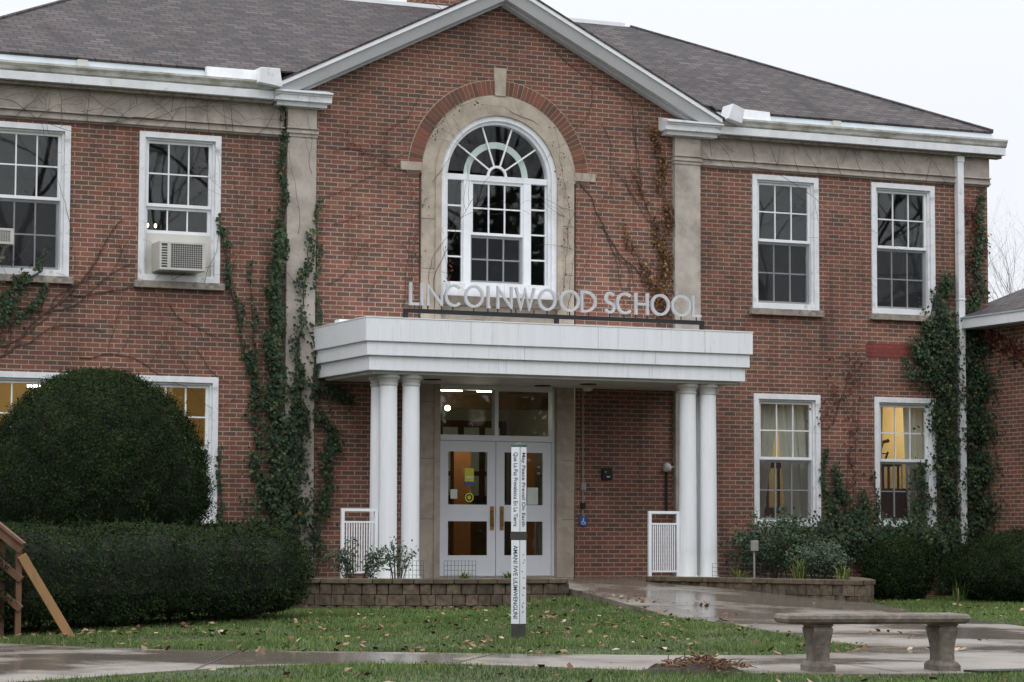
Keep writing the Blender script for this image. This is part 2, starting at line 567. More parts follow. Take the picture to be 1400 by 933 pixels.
def concrete():
    m, t, b = newmat("wet_concrete")
    n = noise(t, 0.55, 6, rough=0.6, stretch=(1.0, 0.75, 1))
    wet = ramp(t, [(0.44, (0, 0, 0)), (0.56, (1, 1, 1))])
    # water lies longest on the walk up to the porch
    tc = t.nodes.new("ShaderNodeTexCoord")
    sp_ = t.nodes.new("ShaderNodeSeparateXYZ")
    t.links.new(tc.outputs["Object"], sp_.inputs[0])
    mr = t.nodes.new("ShaderNodeMapRange")
    mr.inputs["From Min"].default_value, mr.inputs["From Max"].default_value = -11.0, -6.5
    mr.inputs["To Min"].default_value, mr.inputs["To Max"].default_value = 0.0, 0.085
    t.links.new(sp_.outputs["Y"], mr.inputs["Value"])
    ad = t.nodes.new("ShaderNodeMath")
    ad.operation = 'ADD'
    t.links.new(n.outputs["Fac"], ad.inputs[0])
    t.links.new(mr.outputs[0], ad.inputs[1])
    t.links.new(ad.outputs[0], wet.inputs[0])
    n2 = noise(t, 25, 6, rough=0.7)
    gr = ramp(t, [(0.3, (0.75,) * 3), (0.7, (1.15,) * 3)])
    t.links.new(n2.outputs["Fac"], gr.inputs[0])
    base = mult(t, (0.25, 0.22, 0.186), (0.135, 0.114, 0.092), fac=wet.outputs[0], mode='MIX')
    n3 = noise(t, 2.3, 5)
    st = ramp(t, [(0.3, (0.8,) * 3), (0.65, (1.08,) * 3)])
    t.links.new(n3.outputs["Fac"], st.inputs[0])
    o = mult(t, mult(t, base, gr.outputs[0]), st.outputs[0])
    t.links.new(o, b.inputs["Base Color"])
    rr = t.nodes.new("ShaderNodeMapRange")
    rr.inputs["To Min"].default_value, rr.inputs["To Max"].default_value = 0.5, 0.17
    t.links.new(wet.outputs[0], rr.inputs["Value"])
    t.links.new(rr.outputs[0], b.inputs["Roughness"])
    bump(t, b, n2.outputs["Fac"], 0.05, 0.004)
    return m


M['concrete'] = concrete()

# ------------------------------------------------------------------ ground
CONC = [(-16, -20.4), (-11.7, -18.35), (-11.1, -18.0), (-10.3, -17.4), (-9.56, -16.98), (-8.9, -16.85), (-8.45, -16.95), (-7.9, -17.25), (-7.5, -17.7), (-7.1, -18.4), (-6.6, -19.1), (-5.7, -19.5), (-4.6, -19.75),
        (-1, -20.4), (5, -21.5), (7, -17.5), (3.0, -15.2), (1.5, -13.6), (0.95, -12.0), (1.55, -10.4), (2.15, -8.8), (2.45, -7.4), (2.64, -6.3), (2.36, -5.7), (2.0, -4.55), (1.6, -3.45), (1.3, -2.32), (-0.5, -2.32), (-0.62, -4.0),
        (-0.8, -5.3), (-1.11, -7.3), (-1.4, -8.9), (-1.7, -10.2), (-2.35, -12.2), (-3.0, -14.2), (-3.22, -15.2), (-3.5, -15.95), (-4.05, -16.45), (-4.6, -16.75), (-5.2, -16.72), (-5.85, -16.45), (-6.9, -15.8), (-7.6, -15.25),
        (-8.7, -14.6), (-9.3, -14.1), (-9.8, -13.55), (-10.3, -12.5), (-11.2, -11.9), (-18, -11.5)]


def inside(x, y, poly):
    x, y = np.asarray(x), np.asarray(y)
    c = np.zeros(x.shape, bool)
    n = len(poly)
    for i in range(n):
        (x0, y0), (x1, y1) = poly[i], poly[(i + 1) % n]
        if y0 == y1:
            continue
        c ^= ((y0 > y) != (y1 > y)) & (x < (x1 - x0) * (y - y0) / (y1 - y0) + x0)
    return c


def walk_h(x, y):
    return np.maximum(-0.36, -0.03 - 0.06 * np.maximum(0, -2.4 - np.asarray(y, float)))


def sstep(t):
    t = np.clip(t, 0, 1)
    return t * t * (3 - 2 * t)


def hgt(x, y):
    """lawn height: level, rising a little towards the walkway"""
    x, y = np.asarray(x, float), np.asarray(y, float)
    k = 0.6 * sstep((x + 2.1) / 1.3) * (1 - sstep((x - 2.6) / 2.0))
    return -0.36 + (walk_h(x, y) + 0.36) * k


def poly_sheet(name, poly, m, zf, cuts, parent=None, skirt=0.0):
    bm = bmesh.new()
    bm.faces.new([bm.verts.new((x, y, 0)) for x, y in poly])
    for ax, v in cuts:
        bmesh.ops.bisect_plane(bm, geom=bm.verts[:] + bm.edges[:] + bm.faces[:], plane_co=(v, 0, 0) if ax == 'x' else (0, v, 0), plane_no=(1, 0, 0) if ax == 'x' else (0, 1, 0))
    bmesh.ops.triangulate(bm, faces=bm.faces[:])
    for v in bm.verts:
        v.co.z = float(zf(v.co.x, v.co.y))
    bmesh.ops.recalc_face_normals(bm, faces=bm.faces)
    if sum(f.normal.z for f in bm.faces) < 0:
        bmesh.ops.reverse_faces(bm, faces=bm.faces)
    if skirt:
        ed = [e for e in bm.edges if len(e.link_faces) == 1]
        r_ = bmesh.ops.extrude_edge_only(bm, edges=ed)
        for v in r_['geom']:
            if isinstance(v, bmesh.types.BMVert):
                v.co.z -= skirt
    me = bpy.data.meshes.new(name)
    bm.to_mesh(me)
    bm.free()
    uvm(me)
    me.materials.append(m)
    return link(me, name, parent)


xs = np.concatenate([[-600, -150, -60, -30], np.arange(-20, 10.01, 0.5), [16, 30, 60, 150, 600]])
ys = np.concatenate([[-600, -150, -70, -40], np.arange(-24, 0.51, 0.5), [10, 30, 70, 150, 600]])
g = MB()
for a in range(len(xs)):
    for b_ in range(len(ys)):
        g.v.append((xs[a], ys[b_], float(hgt(xs[a], ys[b_])) - (0.012 if ys[b_] < -8.2 else 0.03)))
for a in range(len(xs) - 1):
    for b_ in range(len(ys) - 1):
        i = a * len(ys) + b_
        g.f.append((i, i + len(ys), i + len(ys) + 1, i + 1))
tag(g.build("lawn", M['turf']), kind='structure')
CUTS = [('y', v) for v in (-2.4, -7.9, -12, -15)]
tag(poly_sheet("sidewalk", CONC, M['concrete'], walk_h, CUTS, skirt=0.2), kind='structure')
tag(MB().box(-3.3, 1.6, -2.32, -0.02, -0.30, -0.022).box(1.6, 3.5, -1.9, -0.02, -0.30, -0.022).build("landing", M['concrete']), kind='structure')
# joints tooled across the paving
jm = plain("dark_joint", (0.07, 0.062, 0.055), 0.9, 10, 0.2, 0)  # even dark colour of the joint strips themselves
J = MB()
for (ax, ay), (bx, by) in (((-0.62, -4.4), (1.9, -4.4)), ((-1.0, -6.4), (2.58, -6.5)), ((-1.5, -9.4), (1.9, -9.5)), ((-2.6, -13.1), (1.2, -12.9)), ((-3.4, -15.7), (2.9, -15.3)), ((-4.9, -16.7), (-5.4, -19.4)), ((-7.0, -15.75), (-8.0, -17.2)), ((-8.8, -14.5), (-10.0, -17.2)), ((-2.6, -16.2), (-2.9, -19.9))):
    for i in range(8):
        p, q = [(ax + (bx - ax) * (i + k) / 8, ay + (by - ay) * (i + k) / 8) for k in (0, 1)]
        d = Vector((q[0] - p[0], q[1] - p[1])).normalized() * 0.007
        o_ = (-d.y, d.x)
        P = [(p[0] - o_[0], p[1] - o_[1]), (q[0] - o_[0], q[1] - o_[1]), (q[0] + o_[0], q[1] + o_[1]), (p[0] + o_[0], p[1] + o_[1])]
        J.face(*[(a, b_, float(walk_h(a, b_)) + 0.004) for a, b_ in P])
tag(J.build("pavement_joints", jm), kind='structure')

BEDL = [(-4.66, -0.05), (-4.66, -1.8), (-4.25, -2.65), (-3.5, -3.35), (-2.6, -3.75), (-1.6, -3.9), (-0.75, -3.85), (-0.66, -3.6), (-0.62, -2.33), (-3.32, -2.33), (-3.32, -0.05)]
BEDR = [(1.5, -1.93), (1.35, -2.75), (1.66, -3.45), (2.06, -4.55), (2.42, -5.65), (2.62, -6.02), (2.8, -5.8), (3.25, -5.05), (3.85, -3.75), (4.35, -1.95), (4.5, -0.05), (3.55, -0.05), (3.55, -1.93)]
tag(poly_sheet("bed_soil", BEDL, M['soil'], lambda x, y: -0.012, []), kind='structure')
tag(poly_sheet("bed_soil", BEDR, M['soil'], lambda x, y: -0.012, []), kind='structure')

# ------------------------------------------------------------------ the school
S = empty("school_building", (0, 0, 0), "two storey red brick school with pedimented entrance, white canopy and shingled roof", "school")
CX = -0.03
XL, XR = -8.9, 8.87
OPEN = [(-7.89, -6.67, 4.23, 6.38), (-5.67, -4.45, 4.23, 6.38), (4.38, 5.60, 4.23, 6.38), (6.60, 7.82, 4.23, 6.38),
        (-7.89, -6.67, 0.77, 2.87), (-5.67, -4.45, 0.77, 2.87), (4.39, 5.61, 0.77, 2.87), (6.63, 7.80, 0.77, 2.87)]
wall = MB()
bx = sorted({XL, XR, -3.43 + CX, 3.43 + CX, CX - 1.31, CX + 1.29} | {o[0] for o in OPEN} | {o[1] for o in OPEN})
bz = sorted({-0.5, 6.43, 6.03} | {o[2] for o in OPEN} | {o[3] for o in OPEN})
hole = OPEN + [(CX - 1.31, CX + 1.29, -0.5, 6.03)]
for i in range(len(bx) - 1):
    for j in range(len(bz) - 1):
        mx_, mz_ = (bx[i] + bx[i + 1]) / 2, (bz[j] + bz[j + 1]) / 2
        if any(o[0] < mx_ < o[1] and o[2] < mz_ < o[3] for o in hole):
            continue
        if mz_ > 6.03 and abs(mx_ - CX) < 3.43:
            continue
        x0, x1, z0, z1 = bx[i], bx[i + 1], bz[j], bz[j + 1]
        wall.face((x0, 0, z0), (x1, 0, z0), (x1, 0, z1), (x0, 0, z1))
# pediment with the round-arched opening (edge of the brick arch ring)
GZ = 9.02
top = lambda x: GZ - 0.14 - 0.495 * abs(x - CX)
RA = 1.285
N = 40
pa, pb = [], []
for i in range(N + 1):
    a = math.pi * i / N
    c, s_ = math.cos(a), math.sin(a)
    pa.append((CX + RA * c, 6.03 + RA * s_))
    # meet the outline: side line |x|=3.4, or the slopes
    tmin = 99
    if abs(c) > 1e-6:
        tmin = 3.42 / abs(c)
    den = s_ + 0.495 * abs(c)
    if den > 1e-6:
        tmin = min(tmin, (GZ - 0.14 - 6.03) / den)
    pb.append((CX + tmin * c, 6.03 + tmin * s_))
for i in range(N):
    q = [pa[i], pb[i], pb[i + 1], pa[i + 1]]
    wall.face(*[(x, 0, z) for x, z in q])
wall.build("wall", M['brick'], S, fix=False)
sw = MB()
sw.face((XR, 0, -0.5), (XR, 11, -0.5), (XR, 11, 6.43), (XR, 0, 6.43))
sw.face((XL, 11, -0.5), (XL, 0, -0.5), (XL, 0, 6.43), (XL, 11, 6.43))
sw.face((XR, 11, -0.5), (XL, 11, -0.5), (XL, 11, 6.43), (XR, 11, 6.43))
sw.build("side_wall", M['brick'], S, fix=False)

# frieze, pilasters
for x0, x1 in ((XL - 0.03, -3.46 + CX), (3.46 + CX, XR + 0.03)):
    f_ = MB().box(x0, x1, -0.03, 0.05, 6.43, 6.96).box(x0 - 0.001, x1 + 0.001, -0.07, 0.04, 6.455, 6.49).box(x0, x1, -0.05, 0.04, 6.491, 6.55).box(x0, x1, -0.085, 0.04, 6.551, 6.575)
    f_.build("stone_frieze", M['stone'], S, bevel=0.006)
MB().box(XR - 0.1, XR + 0.035, 0.051, 11, 6.43, 6.96).build("stone_frieze", M['stone'], S)
MB().box(XL - 0.035, XL + 0.1, 0.051, 11, 6.43, 6.96).build("stone_frieze", M['stone'], S)
for sx in (-1, 1):
    a, b_ = sorted((CX + sx * 2.98, CX + sx * 3.43))
    p = MB().box(a, b_, -0.09, 0.02, -0.4, 6.44).box(a - 0.012, b_ + 0.012, -0.105, 0.02, 6.441, 6.49).box(a - 0.02, b_ + 0.02, -0.125, 0.02, 6.491, 6.53).box(a - 0.012, b_ + 0.012, -0.105, 0.02, 6.531, 6.56).box(a - 0.022, b_ + 0.022, -0.13, 0.02, 6.561, 6.58).box(a, b_, -0.095, 0.02, 6.581, 6.86).box(a - 0.035, b_ + 0.035, -0.14, 0.02, 6.861, 6.97)
    p.build("pilaster", M['stone'], S, bevel=0.005)
# stone surround of door and arched window
ss = MB()
ss.box(CX - 1.28, CX - 0.97, -0.02, 0.22, -0.4, 6.03).box(CX + 0.97, CX + 1.26, -0.02, 0.22, -0.4, 6.03)
ss.arc(CX, 6.031, 0.97, 1.28, -0.02, 0.22, n=48)
ss.box(CX - 0.969, CX + 0.969, 0.03, 0.22, 2.93, 4.09)
ss.build("stone_surround", M['tan'], S)
s2 = MB().box(CX - 1.06, CX - 0.965, -0.045, -0.021, -0.02, 6.03).box(CX + 0.965, CX + 1.06, -0.045, -0.021, -0.02, 6.03)
s2.arc(CX, 6.031, 0.965, 1.06, -0.045, -0.021, n=48)
s2.build("stone_moulding", M['tan'], S)
jdm = plain("joint_dirt", (0.16, 0.13, 0.10), 0.9, 9, 0.2, 0)
for z in (0.85, 1.75, 2.6, 4.6, 5.35):
    for xa, xb in ((CX - 1.275, CX - 1.065), (CX + 1.065, CX + 1.255)):
        MB().box(xa, xb, -0.0225, -0.0195, z, z + 0.008).build("stone_joint", jdm, S)
# rowlock brick arch
NB = 58
for half in (0, 1):
    ar = MB()
    for i in range(NB // 2 * half, NB // 2 * (half + 1)):
        a0, a1 = R(180 * (i + 0.09) / NB), R(180 * (i + 0.91) / NB)
        if abs(math.degrees((a0 + a1) / 2) - 90) < 4.2:
            continue
        y0 = -0.022 - rnd.random() * 0.004
        P = [(CX + r_ * math.cos(a), 6.035 + r_ * math.sin(a)) for a in (a0, a1) for r_ in (1.292, 1.50)]
        ar.hexa([(P[0][0], y0, P[0][1]), (P[1][0], y0, P[1][1]), (P[1][0], 0.05, P[1][1]), (P[0][0], 0.05, P[0][1]), (P[2][0], y0, P[2][1]), (P[3][0], y0, P[3][1]), (P[3][0], 0.05, P[3][1]), (P[2][0], 0.05, P[2][1])])
    ar.build("brick_arch", M['voussoir'], S)
MB().arc(CX, 6.035, 1.282, 1.512, -0.016, 0.04, n=60).build("arch_mortar", M['mortar'], S)
MB().hexa([(CX - 0.088, -0.04, 7.30), (CX + 0.088, -0.04, 7.30), (CX + 0.088, 0.05, 7.30), (CX - 0.088, 0.05, 7.30), (CX - 0.105, -0.04, 7.73), (CX + 0.105, -0.04, 7.73), (CX + 0.105, 0.05, 7.73), (CX - 0.105, 0.05, 7.73)]).build("keystone", M['tan'], S, bevel=0.006)
for a, b_ in ((CX - 1.62, CX - 1.281), (CX + 1.261, CX + 1.62)):
    MB().box(a, b_, -0.034, 0.05, 6.07, 6.20).build("impost_stone", M['tan'], S, bevel=0.006)

# eaves
for x0, x1, r0, r1 in ((-9.12, -3.72, 0, 0), (3.70, 9.08, 0, 0)):
    e = MB().box(x0, x1, -0.25, 0.0, 6.945, 7.065)
    MB().box(x0 + (0.02 if x0 < -9 else 0), x1 - (0.02 if x1 > 9 else 0), -0.16, -0.005, 6.90, 6.944).build("eave_shade_moulding", M['sill'], S)  # dark stone tone paints in the shaded underside of the eave
    e.build("eave_fascia", M['oldwhite'], S, bevel=0.006)
    e = MB()
    pr = [(-0.235, 7.066), (-0.262, 7.09), (-0.275, 7.13), (-0.30, 7.17), (-0.30, 7.20), (-0.12, 7.205), (-0.12, 7.066)]
    n0 = len(e.v)
    for x in (x0, x1 + (0.0 if x1 < 9 else 0.01)):
        e.v += [(x, y, z) for y, z in pr]
    k = len(pr)
    for i in range(k):
        e.f.append((i, (i + 1) % k, k + (i + 1) % k, k + i))
    e.f += [tuple(range(k)), tuple(range(2 * k - 1, k - 1, -1))]
    e.build("cornice_moulding", M['dirty'], S)
    fx0, fx1 = (x0 + 0.17, x1) if x0 < -9 else (x0, x1 - 0.17)
    MB().hexa([(fx0, -0.17, 7.207), (fx1, -0.17, 7.207), (fx1, 0.1, 7.207), (fx0, 0.1, 7.207), (fx0, -0.08, 7.325), (fx1, -0.08, 7.325), (fx1, 0.1, 7.325), (fx0, 0.1, 7.325)]).build("gutter_flashing", M['flash'], S)
# right and left side eaves
MB().box(8.90, 9.08, 0.001, 11.2, 6.945, 7.20).build("eave_fascia", M['oldwhite'], S)
MB().box(-9.12, -8.93, 0.001, 11.2, 6.945, 7.20).build("eave_fascia", M['oldwhite'], S)
# little flashing clips
for x in (-6.56, 5.86):
    MB().box(x - 0.07, x + 0.07, -0.19, -0.1, 7.21, 7.31).build("flashing_clip", M['acpanel'], S)
# white flashing panels and bent end boxes where the eaves meet the pediment
MB().hexa([(-4.74, -0.24, 7.205), (-3.96, -0.24, 7.205), (-3.96, -0.15, 7.205), (-4.74, -0.15, 7.205), (-4.74, -0.19, 7.36), (-3.96, -0.19, 7.36), (-3.96, -0.10, 7.36), (-4.74, -0.10, 7.36)]).build("flashing_panel", M['oldwhite'], S)
MB().hexa([(-4.02, -0.42, 7.15), (-3.66, -0.42, 7.10), (-3.66, -0.12, 7.10), (-4.02, -0.12, 7.15), (-3.99, -0.42, 7.37), (-3.70, -0.42, 7.37), (-3.70, -0.12, 7.38), (-3.99, -0.12, 7.38)]).build("flashing_box", M['oldwhite'], S, bevel=0.006)
MB().hexa([(3.98, -0.24, 7.205), (4.60, -0.24, 7.205), (4.60, -0.15, 7.205), (3.98, -0.15, 7.205), (3.98, -0.19, 7.38), (4.60, -0.19, 7.36), (4.60, -0.10, 7.36), (3.98, -0.10, 7.38)]).build("flashing_panel", M['oldwhite'], S)
MB().hexa([(3.70, -0.45, 7.16), (3.97, -0.42, 7.10), (3.97, -0.12, 7.10), (3.70, -0.15, 7.16), (3.79, -0.45, 7.40), (4.02, -0.42, 7.33), (4.02, -0.12, 7.33), (3.79, -0.12, 7.40)]).build("flashing_box", M['oldwhite'], S, bevel=0.006)
# cornice returns at the foot of the pediment
for a, b_ in ((-3.719, -2.84), (2.70, 3.699)):
    c = MB().box(a, b_, -0.27, 0.0, 6.945, 7.03).box(a - 0.0, b_ + 0.0, -0.29, 0.0, 7.031, 7.06).box(a, b_, -0.33, 0.0, 7.061, 7.085)
    c.hexa([(a, -0.32, 7.086), (b_, -0.32, 7.086), (b_, 0, 7.086), (a, 0, 7.086), (a, -0.3, 7.092), (b_, -0.3, 7.092), (b_, -0.0, 7.17), (a, -0.0, 7.17)])
    c.box(a + 0.05, b_ - 0.05, -0.2, -0.005, 6.88, 6.944)
    c.build("cornice_return", M['oldwhite'], S, bevel=0.005)
# raking cornices: cross-section swept up each slope
for sx in (-1, 1):
    def sweep(name, prof, m, ext=3.70):
        b = MB()
        for xx in (ext, 0.0):
            for y, dz in prof:
                b.v.append((CX + sx * xx, y, GZ + dz - 0.495 * xx))
        k = len(prof)
        for i in range(k):
            b.f.append((i, (i + 1) % k, k + (i + 1) % k, k + i))
        b.f += [tuple(range(k)), tuple(range(2 * k - 1, k - 1, -1))]
        return b.build(name, m, S)
    sweep("rake_fascia", [(-0.33, 0.0), (-0.33, -0.085), (-0.05, -0.085), (-0.05, 0.0)], M['white'])
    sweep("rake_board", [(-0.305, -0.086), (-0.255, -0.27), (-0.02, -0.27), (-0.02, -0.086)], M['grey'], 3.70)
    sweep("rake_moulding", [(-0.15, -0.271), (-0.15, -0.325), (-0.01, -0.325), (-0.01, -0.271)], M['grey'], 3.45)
# roofs
rf = MB()
ez, ey, sl = 7.325, -0.10, 0.492
tt = 4.5
yr, zr = ey + tt, ez + sl * tt
x0, x1 = -8.97, 8.93
zn = ez + sl * (0.06 - ey)
rf.face((x0, ey, ez), (-3.71, ey, ez), (-3.71, 0.06, zn), (3.69, 0.06, zn), (3.69, ey, ez), (x1, ey, ez), (x1 - tt, yr, zr), (x0 + tt, yr, zr))
rf.face((x1, ey, ez), (x1, 11.3, ez), (x1 - tt, 11.3 - tt, zr), (x1 - tt, yr, zr))
rf.face((x0, 11.3, ez), (x0, ey, ez), (x0 + tt, yr, zr), (x0 + tt, 11.3 - tt, zr))
rf.face((x1, 11.3, ez), (x0, 11.3, ez), (x0 + tt, 11.3 - tt, zr), (x1 - tt, 11.3 - tt, zr))
rf.face((x0 + tt, yr, zr), (x1 - tt, yr, zr), (x1 - tt, 11.3 - tt, zr), (x0 + tt, 11.3 - tt, zr))
yg = (GZ + 0.03 - ez) / sl + ey + 0.2
for sx in (-1, 1):
    f4 = [(CX, -0.34, GZ + 0.012), (CX + sx * 3.76, -0.34, GZ + 0.012 - 0.495 * 3.76), (CX + sx * 3.76, 0.3, GZ + 0.012 - 0.495 * 3.76), (CX, yg, GZ + 0.012)]
    rf.face(*(f4 if sx < 0 else f4[::-1]))
roof = rf.build("roof", M['roof'], S, fix=False)
so_ = roof.modifiers.new("thick", 'SOLIDIFY')
so_.thickness, so_.offset = 0.03, 1.0
MB().box(x0 + tt + 0.1, x1 - tt - 0.12, yr - 0.03, yr + 0.1, zr - 0.005, zr + 0.085).build("ridge_cap", M['white'], S)
for xa, sx in ((x1, -1), (x0, 1)):
    MB().tube([(xa, ey, ez + 0.035), (xa + sx * tt, yr, zr + 0.03)], 0.035, 6).build("hip_cap", M['roof'], S)
ch = MB().box(0.70, 1.75, 4.75, 5.7, 8.8, 11.6)
ch.build("chimney", M['brick'], S)

# ---------------------------------------------------------------- windows
def window(x0, x1, z0, z1, style="double"):
    cx = (x0 + x1) / 2
    og = (cx, 0, z0)
    cw_ = 0.085
    f_ = MB().box(x0, x0 + cw_, -0.025, 0.17, z0, z1).box(x1 - cw_, x1, -0.025, 0.17, z0, z1)
    f_.box(x0 + cw_, x1 - cw_, -0.0245, 0.17, z1 - cw_, z1).box(x0 + cw_, x1 - cw_, -0.0245, 0.17, z0, z0 + 0.09)
    f_.box(x0 + cw_, x0 + cw_ + 0.035, 0.02, 0.17, z0 + 0.09, z1 - cw_).box(x1 - cw_ - 0.035, x1 - cw_, 0.02, 0.17, z0 + 0.09, z1 - cw_)
    f_.box(x0 + cw_ + 0.035, x1 - cw_ - 0.035, 0.02, 0.17, z1 - cw_ - 0.03, z1 - cw_)
    W = f_.build("window", M['oldwhite'], S, og, bevel=0.004)
    a, b_ = x0 + cw_ + 0.035, x1 - cw_ - 0.035
    zb, zt = z0 + 0.09, z1 - cw_ - 0.03
    zm = (zb + zt) / 2 + 0.02

    def sash(za, zc, y, rows, cols=3, screen=False, bot=0.045):
        st = 0.042
        s_ = MB().box(a, a + st, y, y + 0.04, za, zc).box(b_ - st, b_, y, y + 0.04, za, zc)
        s_.box(a + st, b_ - st, y + 0.001, y + 0.04, zc - 0.04, zc).box(a + st, b_ - st, y + 0.001, y + 0.04, za, za + bot)
        for c in range(1, cols):
            xx = a + st + (b_ - a - 2 * st) * c / cols
            s_.box(xx - 0.01, xx + 0.01, y + 0.008, y + 0.032, za + bot, zc - 0.04)
        for r_ in range(1, rows):
            zz = za + bot + (zc - 0.04 - za - bot) * r_ / rows
            s_.box(a + st, b_ - st, y + 0.009, y + 0.031, zz - 0.01, zz + 0.01)
        s_.build("sash", M['white'], W)
        MB().box(a + st, b_ - st, y + 0.018, y + 0.022, za + bot, zc - 0.04).build("pane", M['glass'], W)
        if screen:
            MB().box(a + 0.012, b_ - 0.012, y - 0.03, y - 0.029, za + 0.01, zc - 0.012).build("screen", M['screen'], W)
    if style == "ac":
        zl = z0 + 0.70
        sash(zm - 0.0, zt, 0.06, 2)
        sash(zl, zm - 0.001, 0.10, 1)
        sash2 = MB().box(a, b_, 0.09, 0.12, zb, zl - 0.001)
        sash2.build("filler_panel", M['acpanel'], W)
    else:
        sash(zm, zt, 0.06, 2)
        sash(zb, zm - 0.001, 0.105, 2, screen=True)
    MB().box(x0 - 0.06, x1 + 0.06, -0.085, 0.1, z0 - 0.105, z0 - 0.002).build("sill", M['sill'], W, bevel=0.008)
    return W


for i, o_ in enumerate(OPEN):
    window(*o_, style="ac" if i == 1 else "double")

# arched window
og = (CX, 0, 4.2)
aw = MB()
aw.arc(CX, 6.03, 0.885, 0.968, -0.012, 0.18, n=48).arc(CX, 6.03, 0.835, 0.886, 0.03, 0.17, n=48)
for sx in (-1, 1):
    a, b_ = sorted((CX + sx * 0.885, CX + sx * 0.968))
    aw.box(a, b_, -0.012, 0.18, 4.21, 6.029)
    a, b_ = sorted((CX + sx * 0.835, CX + sx * 0.8845))
    aw.box(a, b_, 0.03, 0.17, 4.32, 6.029)
aw.box(CX - 0.884, CX + 0.884, -0.03, 0.17, 4.21, 4.319).box(CX - 0.834, CX + 0.834, 0.02, 0.16, 4.3195, 4.43)
aw.box(CX - 0.834, CX + 0.834, 0.045, 0.15, 5.985, 6.075)
AW = aw.build("arched_window", M['oldwhite'], S, og, bevel=0.004)
mu = MB()
for x in (-0.525, 0.475):
    mu.box(CX + x - 0.06 + 0.02, CX + x + 0.06 + 0.02, 0.05, 0.15, 4.431, 5.984)
mu.build("mullion", M['white'], AW)
for xa, xb in ((CX - 0.834, CX - 0.566), (CX + 0.556, CX + 0.834)):
    s_ = MB().box(xa, xa + 0.02, 0.085, 0.125, 4.431, 5.984).box(xb - 0.02, xb, 0.085, 0.125, 4.431, 5.984)
    for k in range(1, 4):
        zz = 4.43 + 1.555 * k / 4
        s_.box(xa + 0.02, xb - 0.02, 0.09, 0.12, zz - 0.012, zz + 0.012)
    s_.build("side_light", M['white'], AW)
    MB().box(xa + 0.0205, xb - 0.0205, 0.105, 0.109, 4.432, 5.983).build("pane", M['glass'], AW)
xa, xb = CX - 0.444, CX + 0.434
for za, zc, y, scn in ((5.16, 5.984, 0.07, False), (4.431, 5.159, 0.11, True)):
    s_ = MB().box(xa, xa + 0.04, y, y + 0.035, za, zc).box(xb - 0.04, xb, y, y + 0.035, za, zc).box(xa + 0.04, xb - 0.04, y + 0.001, y + 0.035, zc - 0.04, zc).box(xa + 0.04, xb - 0.04, y + 0.001, y + 0.035, za, za + 0.04)
    for c in (1, 2):
        xx = xa + 0.04 + (xb - xa - 0.08) * c / 3
        s_.box(xx - 0.011, xx + 0.011, y + 0.006, y + 0.03, za + 0.04, zc - 0.04)
    zz = (za + zc) / 2
    s_.box(xa + 0.04, xb - 0.04, y + 0.007, y + 0.029, zz - 0.011, zz + 0.011)
    s_.build("sash", M['white'], AW)
    MB().box(xa + 0.04, xb - 0.04, y + 0.016, y + 0.02, za + 0.04, zc - 0.04).build("pane", M['glass'], AW)
    if scn:
        MB().box(xa + 0.012, xb - 0.012, y - 0.025, y - 0.024, za + 0.012, zc - 0.01).build("screen", M['screen'], AW)
fan = MB().arc(CX, 6.076, 0.13, 0.165, 0.07, 0.11, n=20)
for d in (36, 72, 108, 144):
    c, s_ = math.cos(R(d)), math.sin(R(d))
    fan.bar((CX + 0.16 * c, 0.088, 6.076 + 0.16 * s_), (CX + 0.80 * c, 0.088, 6.06 + 0.80 * s_), 0.022, 0.03, (0, 1, 0))
fan.build("fan_muntin", M['white'], AW)
MB().arc(CX, 6.076, 0.435, 0.535, 0.125, 0.14, n=28).build("fan_band", plain("pale_green_paint", (0.62, 0.70, 0.66), 0.5, 4, 0.08, 0), AW)
fp = MB()
pts = [(CX + 0.84 * math.cos(R(a)), 6.03 + 0.84 * math.sin(R(a))) for a in range(3, 178, 5)]
for y in (0.104,):
    fp.face(*[(x, y, z) for x, z in pts])
fpo = fp.build("fan_pane", M['glass'], AW)
MB().box(CX - 1.0, CX + 1.0, -0.11, 0.1, 4.06, 4.205).build("sill", plain("dark_weathered_sill", (0.20, 0.165, 0.13), 0.9, 14, 0.35, 0.3, dirt=(0.09, 0.08, 0.065), dsc=4, dth=(0.45, 0.65)), AW, bevel=0.008)
MB().box(CX - 0.965, CX + 0.965, -0.035, 0.0295, 3.70, 3.735).build("apron_moulding", M['sill'], S)

